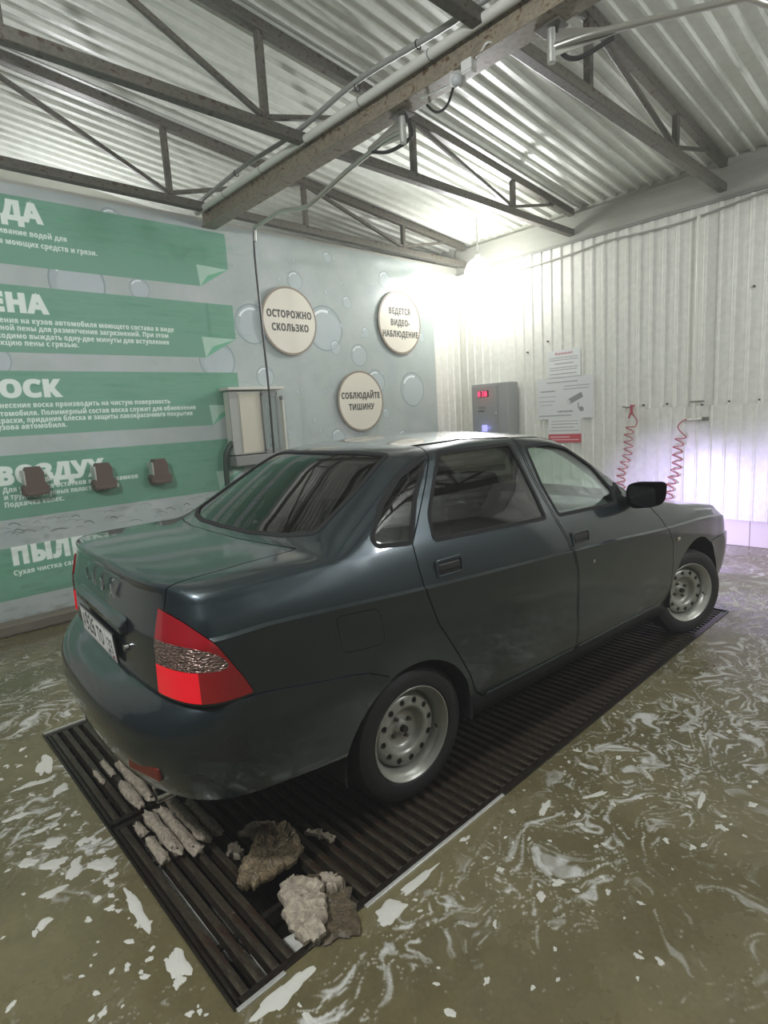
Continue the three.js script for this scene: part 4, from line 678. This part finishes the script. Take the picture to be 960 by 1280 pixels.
part('window_seal', seal(plan(offsetPoly(screenPlan, .010), .9, 1.6), plan(offsetPoly(screenPlan, -.02), .8, 1.7)), rubber);
// tail lamps: red above and below a clear band
const LA = brush(loft({ o: -.006, rear: rearBody, xb: .2 })), LB = brush(loft({ o: .030, rear: rearBody, xb: .25 }));
const redLens = P({ color: lin(.24, .003, .008), roughness: .2, clearcoat: 1, clearcoatRoughness: .04 });
const redGlow = P({ color: lin(.55, .004, .012), roughness: .12, clearcoat: 1, emissive: new THREE.Color(1, .004, .03), emissiveIntensity: .30 });
const fluteMap = dataTex(256, 256, (u, v) => { const bowl = (Math.hypot((u - .2) * 1.6, v - .5) < .3 ? .5 + .5 * Math.sin(Math.hypot((u - .2) * 1.6, v - .5) * 60) : .5 + .5 * Math.sin(u * 50 + 4 * n2(u * 5, v * 5))), k = clamp(.5 * bowl + .25 + .3 * n2(u * 9, v * 14)); return [k, k, k]; });
const fluteCol = dataTex(256, 256, (u, v) => { const k = .62 + .38 * n2b(u * 7, v * 9) * n2(u * 15 + 3, v * 6); return [k, k * .86, k * .82]; }, true);
const ribMap = dataTex(64, 64, (u, v) => { const k = .5 + .5 * Math.sin(v * 2 * Math.PI * 8); return [k, k, k]; });
const clearLens = P({ color: lin(.55, .5, .47), map: fluteCol, roughness: .2, clearcoat: 1, metalness: .45, bumpMap: fluteMap, bumpScale: .006 });
const bandPoly = roundPoly([[-1.1, .925], [-.86, .925], [-.80, .905], [-.762, .865], [-.765, .845], [-1.1, .845]], .03, 5);
for (const s of [-1, 1]) {
  const [a, b] = s > 0 ? [.606, 1] : [-1, -.606], lamp = sub(cut(prism(offsetPoly(lampSide, -.003), a, b), LA), LB);
  const low = [[-1.1, .843], [-.845, .843], [-.845, .60], [-1.1, .60]];
  const L = part('tail_lamp', sub(sub(lamp, prism(bandPoly, -1, 1)), prism(low, -1, 1)), redLens);
  const cl = part('clear_lens', cut(lamp, prism(bandPoly, -1, 1)), clearLens, L); cl.geometry = lensUV(cl.geometry);
  part('lit_tail_light', cut(sub(lamp, prism(bandPoly, -1, 1)), prism(low, -1, 1)), redGlow, L);
}
// ---------------------------------------------------------------- wheels
const tyreMat = M({ color: lin(.011, .011, .0105), roughness: .62 });
const rimMat = M({ color: lin(.36, .36, .315), roughness: .38, metalness: .55 });
function lathe(pts, seg = 64) { const g = new THREE.LatheGeometry(pts.map(p => new THREE.Vector2(p[0], p[1])), seg); g.rotateX(Math.PI / 2); return g; }     // profile (radius, outward)
const RT = .288;
const tyreGeo = toCreasedNormals(lathe([[.188, -.06], [.198, -.084], [.225, -.094], [.25, -.092], [.272, -.082], [.284, -.066], [RT, -.04], [RT, .04], [.284, .066], [.272, .082], [.25, .092], [.225, .094], [.206, .089], [.200, .080], [.188, .06], [.188, -.06]].map(p => [p[0], p[1]]), 72), .5);
const grooveGeo = lathe([[RT + .0005, -.003], [RT + .0012, 0], [RT + .0005, .003]], 72);
const barrelGeo = lathe([[.160, -.07], [.160, .0], [.163, .02], [.168, .045], [.178, .058], [.186, .066], [.194, .074], [.199, .080], [.201, .084], [.199, .087], [.194, .086], [.186, .075], [.178, .066]], 72);
let disc = brush(lathe([[.0, .018], [.030, .018], [.030, .004], [.058, .004], [.074, .006], [.083, .014], [.090, .032], [.098, .041], [.110, .045], [.140, .043], [.150, .036], [.158, .018], [.166, .004], [.166, -.002], [.156, .010], [.146, .028], [.138, .035], [.108, .037], [.096, .033], [.086, .024], [.078, .002], [.056, -.004], [.0, -.004], [.0, .018]], 72));
for (let i = 0; i < 12; i++) { const a = i / 12 * Math.PI * 2 + .13, c = new THREE.CylinderGeometry(.0135, .0135, .2, 16); c.rotateX(Math.PI / 2); c.translate(Math.cos(a) * .127, Math.sin(a) * .127, .03); disc = sub(disc, brush(c)); }
const discGeo = disc.geometry; discGeo.clearGroups();
function wheel(x, z, side, steer) {
  const w = new THREE.Group(); w.name = 'wheel'; w.position.set(x, RT, z); w.rotation.y = (side < 0 ? Math.PI : 0) + steer; car.add(w);
  mesh('tyre', tyreGeo, tyreMat, w); const rim = mesh('rim', barrelGeo, rimMat, w); mesh('rim_disc', discGeo, rimMat, w);
  mesh('brake_drum', new THREE.CylinderGeometry(.12, .12, .05, 32).rotateX(Math.PI / 2), M({ color: lin(.02, .018, .016), roughness: .8 }), w, [0, 0, -.03]);
  mesh('rim_back', new THREE.CylinderGeometry(.162, .162, .01, 40).rotateX(Math.PI / 2), blackPlastic, w, [0, 0, -.06]);
  mesh('hub_nut', new THREE.CylinderGeometry(.015, .017, .022, 6).rotateX(Math.PI / 2), M({ color: lin(.05, .045, .04), roughness: .5, metalness: .6 }), w, [0, 0, .028]);
  for (let i = 0; i < 4; i++) { const a = i * Math.PI / 2 + .5; mesh('wheel_bolt', new THREE.CylinderGeometry(.009, .010, .014, 6).rotateX(Math.PI / 2), M({ color: lin(.10, .09, .075), roughness: .5, metalness: .6 }), w, [Math.cos(a) * .049, Math.sin(a) * .049, .011]); }
  mesh('valve_stem', rod([.155, -.03, .05], [.142, -.03, .075], .004, 8), rubber, w);
  return w;
}
wheel(0, .690, 1, 0); wheel(0, -.690, -1, 0); wheel(2.505, .715, 1, -.34); wheel(2.505, -.700, -1, -.34);
for (const s of [-1, 1]) for (const [x, y, r] of [[-.02, .275, .340], [2.525, .305, .356]]) {
  const full = new THREE.CylinderGeometry(r, r, .25, 48, 1, true, Math.PI / 2 - .12, Math.PI + .24).rotateX(Math.PI / 2), disk = new THREE.CircleGeometry(r, 40, -.12, Math.PI + .24);
  mesh('wheel_arch_liner', merge([full.translate(0, 0, s * .685), disk.translate(0, 0, s * .562)]), M({ color: lin(.006, .006, .006), roughness: .9, side: THREE.DoubleSide }), car, [x, y, 0]);
}
// ---------------------------------------------------------------- rear details
const plateTex = canvasTex(1040, 224, (c, w, h) => {
  c.fillStyle = '#dcdcd6'; c.fillRect(0, 0, w, h); c.strokeStyle = '#141414'; c.lineWidth = 7; c.beginPath(); c.roundRect(10, 10, w - 20, h - 20, 14); c.stroke(); c.beginPath(); c.moveTo(800, 10); c.lineTo(800, h - 10); c.stroke();
  c.fillStyle = '#121212'; c.textBaseline = 'alphabetic'; const put = (t, x, s, bw) => { c.save(); c.translate(x, 184); c.scale(bw, 1.06); c.font = 'bold ' + s + 'px sans-serif'; c.fillText(t, 0, 0); c.restore(); };
  put('А', 44, 170, .78); put('926', 150, 205, .92); put('ТО', 520, 170, .96); put('33', 832, 150, .92); c.font = 'bold 42px sans-serif'; c.fillText('RUS', 822, 206); c.fillStyle = '#c8c8c8'; c.fillRect(930, 172, 66, 14); c.fillStyle = '#25407a'; c.fillRect(930, 186, 66, 12); c.fillStyle = '#a22'; c.fillRect(930, 198, 66, 12);
});
const lid = trunkLid;
{
  const p = mesh('number_plate', rbox(.008, .116, .524, .003), M({ color: 0x1c1c1c, roughness: .4 }), car, [-.947, .805, 0], [0, 0, .06]);
  const g = new THREE.PlaneGeometry(.52, .112); g.rotateY(-Math.PI / 2); mesh('plate_print', g, M({ map: plateTex, roughness: .4 }), p, [-.0045, 0, 0]);
  const sh = new THREE.Shape(); sh.moveTo(0, -.020); sh.lineTo(-.018, -.014); sh.lineTo(-.022, .006); sh.lineTo(-.006, .022); sh.lineTo(0, .026); sh.closePath();
  const gg = new THREE.ExtrudeGeometry(sh, { depth: .66, bevelEnabled: true, bevelSize: .006, bevelThickness: .01, bevelSegments: 3 }); gg.translate(0, 0, -.30);
  mesh('plate_garnish', gg, paint, lid, [-.926, .905, 0]);
  const lockG = mesh('boot_lock', new THREE.CylinderGeometry(.012, .013, .014, 18).rotateZ(Math.PI / 2), chrome, lid, [-.936, .835, .36]);
  const font = await new FontLoader().loadAsync('fonts/droid/droid_sans_bold.typeface.json');
  [...'LADA'].forEach((ch, i) => { const t = new TextGeometry(ch, { font, size: .046, depth: .006, curveSegments: 4, bevelEnabled: true, bevelSize: .001, bevelThickness: .001, bevelSegments: 1 }); t.rotateY(-Math.PI / 2); mesh('badge_letter', t, chrome, lid, [-.925 + .012 * Math.abs(i - 1.4) * .3, .985, -.185 + i * .125]); });
}
for (const s of [-1, 1]) {
  const r = mesh('bumper_reflector', rbox(.020, .048, .17, .008), P({ color: lin(.12, .006, .005), roughness: .15, clearcoat: 1 }), rearBumper, [-.976, .495, s * .57], [0, s * .29, 0]);
}
mesh('exhaust_pipe', toCreasedNormals(new THREE.LatheGeometry([[.022, 0], [.024, 0], [.024, .22], [.020, .22], [.020, .02]].map(a => new THREE.Vector2(...a)), 20).rotateZ(Math.PI / 2), .5), chrome, car, [-.72, .335, .50]);
mesh('silencer', new THREE.CapsuleGeometry(.09, .4, 6, 16).rotateX(Math.PI / 2), M({ color: lin(.03, .028, .025), roughness: .7, metalness: .4 }), car, [-.62, .27, .2]);
// scuffs of bare black plastic on the bumper corner
{
  const SA2 = brush(loft({ o: -.0116, xb: .3, rear: rearBump, pr: 3.0, bulge: .01, fine: true })), SB2 = brush(loft({ o: -.008, xb: .35, rear: rearBump, pr: 3.0, bulge: .01, fine: true }));
  const jag = (p, sd) => { const o = []; p.forEach((a, i) => { const b = p[(i + 1) % p.length]; for (let j = 0; j < 4; j++) { const t = j / 4; o.push([lerp(a[0], b[0], t) + .007 * n2(i * 2.3 + t * 3, sd), lerp(a[1], b[1], t) + .007 * n2b(i * 2.3 + t * 3, sd)]); } }); return o; };
  [[[-.893, .590], [-.83, .585], [-.785, .635], [-.735, .60], [-.724, .540], [-.756, .530], [-.828, .552]], [[-.902, .512], [-.857, .507], [-.837, .473], [-.877, .484]]].forEach((p, i) => part('bare_scuff', sub(cut(prism(jag(p, i + 3), .55, 1), SA2), SB2), blackPlastic, rearBumper));
}
// ---------------------------------------------------------------- door handles, mirrors, sill strips, side repeater
function ringGeo(w, h, t, d) { const s = new THREE.Shape(roundPoly([[-w / 2, -h / 2], [w / 2, -h / 2], [w / 2, h / 2], [-w / 2, h / 2]], .014).map(p => new THREE.Vector2(...p))); s.holes.push(new THREE.Path(roundPoly([[-w / 2 + t, -h / 2 + t], [w / 2 - t, -h / 2 + t], [w / 2 - t, h / 2 - t], [-w / 2 + t, h / 2 - t]], .010).map(p => new THREE.Vector2(...p)))); return new THREE.ExtrudeGeometry(s, { depth: d, bevelEnabled: true, bevelSize: .002, bevelThickness: .002, bevelSegments: 2 }); }
const handleRing = ringGeo(.15, .072, .009, .006), handleBack = rbox(.14, .062, .004, .004), handleGrip = rbox(.118, .030, .012, .008);
const cupMat = M({ color: lin(.006, .006, .006), roughness: .35 });
const doors = car.children.filter(c => /_door$/.test(c.name));
for (const d of doors) {
  const s = d.userData.side, rear = d.name === 'rear_door', x = rear ? .205 : 1.148, y = rear ? .957 : .908, z = sideZ(x, y) * s; delete d.userData.side;
  const h = mesh('door_handle', handleRing, paint, d, [x, y, z - (s > 0 ? .002 : .004)]); h.rotation.x = -s * .10;
  mesh('handle_cup', handleBack, cupMat, h, [0, 0, s > 0 ? .002 : .004]);
  mesh('handle_grip', handleGrip, blackPlastic, h, [-.006, .006, s > 0 ? .007 : -.001]);
  if (!rear) mesh('door_lock', new THREE.CylinderGeometry(.010, .010, .008, 16).rotateX(Math.PI / 2), chrome, d, [1.235, .772, s * (sideZ(1.235, .772) + .001)]);
  const seg = rear ? [[.42, .322], [1.10, .322]] : [[1.15, .322], [2.06, .322]];
  mesh('door_edge_strip', bar([seg[0][0], .322, s * (sideZ(seg[0][0], .33) + .001)], [seg[1][0], .322, s * (sideZ(seg[1][0], .33) + .001)], .006, .010, .002), paint, d);
}
for (const s of [-1, 1]) {
  const sh = roundPoly([[-.085, .068], [.082, .060], [.094, .02], [.092, -.062], [.05, -.078], [-.060, -.060], [-.08, -.025]], .022, 5).map(p => [p[0], p[1]]);
  const shape = new THREE.Shape(sh.map(p => new THREE.Vector2(...p)));
  const g = new THREE.ExtrudeGeometry(shape, { depth: .055, bevelEnabled: true, bevelSize: .014, bevelThickness: .035, bevelSegments: 5, curveSegments: 4 }); g.scale(.9, .86, 1); g.rotateY(Math.PI / 2); g.scale(1, 1, -1);   // faces -x
  const gm = mirrorFix(g, s);
  const m = mesh('door_mirror', gm, blackPlastic, car, [1.672, 1.062, s * .885]);
  const fs = new THREE.ShapeGeometry(new THREE.Shape(sh.map(p => new THREE.Vector2(p[0] * .86, p[1] * .80)))); fs.rotateY(-Math.PI / 2); if (s < 0) fs.scale(1, 1, -1);
  mesh('mirror_glass', fs, M({ color: lin(.25, .27, .27), roughness: .05, metalness: 1, side: THREE.DoubleSide }), m, [-.037, 0, 0]);
  mesh('mirror_foot', bar([.02, -.035, -s * .07], [.06, -.05, -s * .16], .05, .05, .012), blackPlastic, m);
  const tri = new THREE.Shape([[1.58, 1.035], [1.70, 1.03], [1.60, 1.13]].map(p => new THREE.Vector2(...p)));
  mesh('mirror_triangle', new THREE.ExtrudeGeometry(tri, { depth: .012, bevelEnabled: true, bevelSize: .004, bevelThickness: .003, bevelSegments: 2 }), blackPlastic, car, [0, s > 0 ? .0 : 0, s > 0 ? .742 : -.754]);
  mesh('side_repeater', rbox(.036, .018, .008, .003), P({ color: lin(.5, .4, .3), roughness: .2, clearcoat: 1 }), car, [2.205, .712, s * (sideZ(2.2, .712) + .002)]);
  // headlamps
  const hl = mesh('headlamp', rbox(.16, .13, .34, .03, 4), P({ color: 0xf2f4ff, roughness: .1, clearcoat: 1, emissive: new THREE.Color(.8, .8, 1), emissiveIntensity: 4 }), car, [3.15, .68, s * .52], [0, -s * .35, .35]);
  const sp = new THREE.SpotLight(0xcbbcff, HEADLIGHT, 0, .62, .8, 2); sp.position.set(3.42, .62, s * .52); sp.target.position.set(6, .15, s * .5); sp.castShadow = true; car.add(sp); car.add(sp.target);
}
function mirrorFix(g, s) { return s > 0 ? mirrorGeo(g) : g; }
// ---------------------------------------------------------------- inside the car
function seat(x, z, w, name) {
  const t = new THREE.Group(); t.name = name; t.position.set(x, .40, z); car.add(t);
  mesh('cushion', rbox(.50, .16, w, .06, 4), interiorMat, t, [.12, .08, 0]);
  const b = mesh('backrest', rbox(.14, .58, w, .055, 4), interiorMat, t, [-.14, .38, 0], [0, 0, .30]);
  if (w < .6) { mesh('headrest', rbox(.09, .16, .25, .04, 4), interiorMat, t, [-.24, .775, 0], [0, 0, .2]); mesh('headrest_post', rod([-.21, .66, -.05], [-.235, .72, -.05], .007), chrome, t); mesh('headrest_post', rod([-.21, .66, .05], [-.235, .72, .05], .007), chrome, t); }
}
seat(1.15, .36, .48, 'front_seat'); seat(1.15, -.36, .48, 'front_seat'); seat(.30, 0, 1.16, 'rear_bench');
mesh('dashboard', rbox(.40, .30, 1.22, .08, 4), interiorMat, car, [1.80, .83, 0]);
mesh('parcel_shelf', rbox(.36, .02, 1.1, .008), interiorMat, car, [-.17, 1.04, 0]);
{
  const st = mesh('steering_wheel', new THREE.TorusGeometry(.18, .014, 10, 36), blackPlastic, car, [1.52, .92, -.36], [0, Math.PI / 2, .0]);
  st.rotation.set(0, -Math.PI / 2, 0); mesh('hub', rbox(.09, .06, .05, .015), blackPlastic, st); mesh('spoke', rbox(.34, .03, .02, .008), blackPlastic, st);
}
renderer.render(scene, camera);
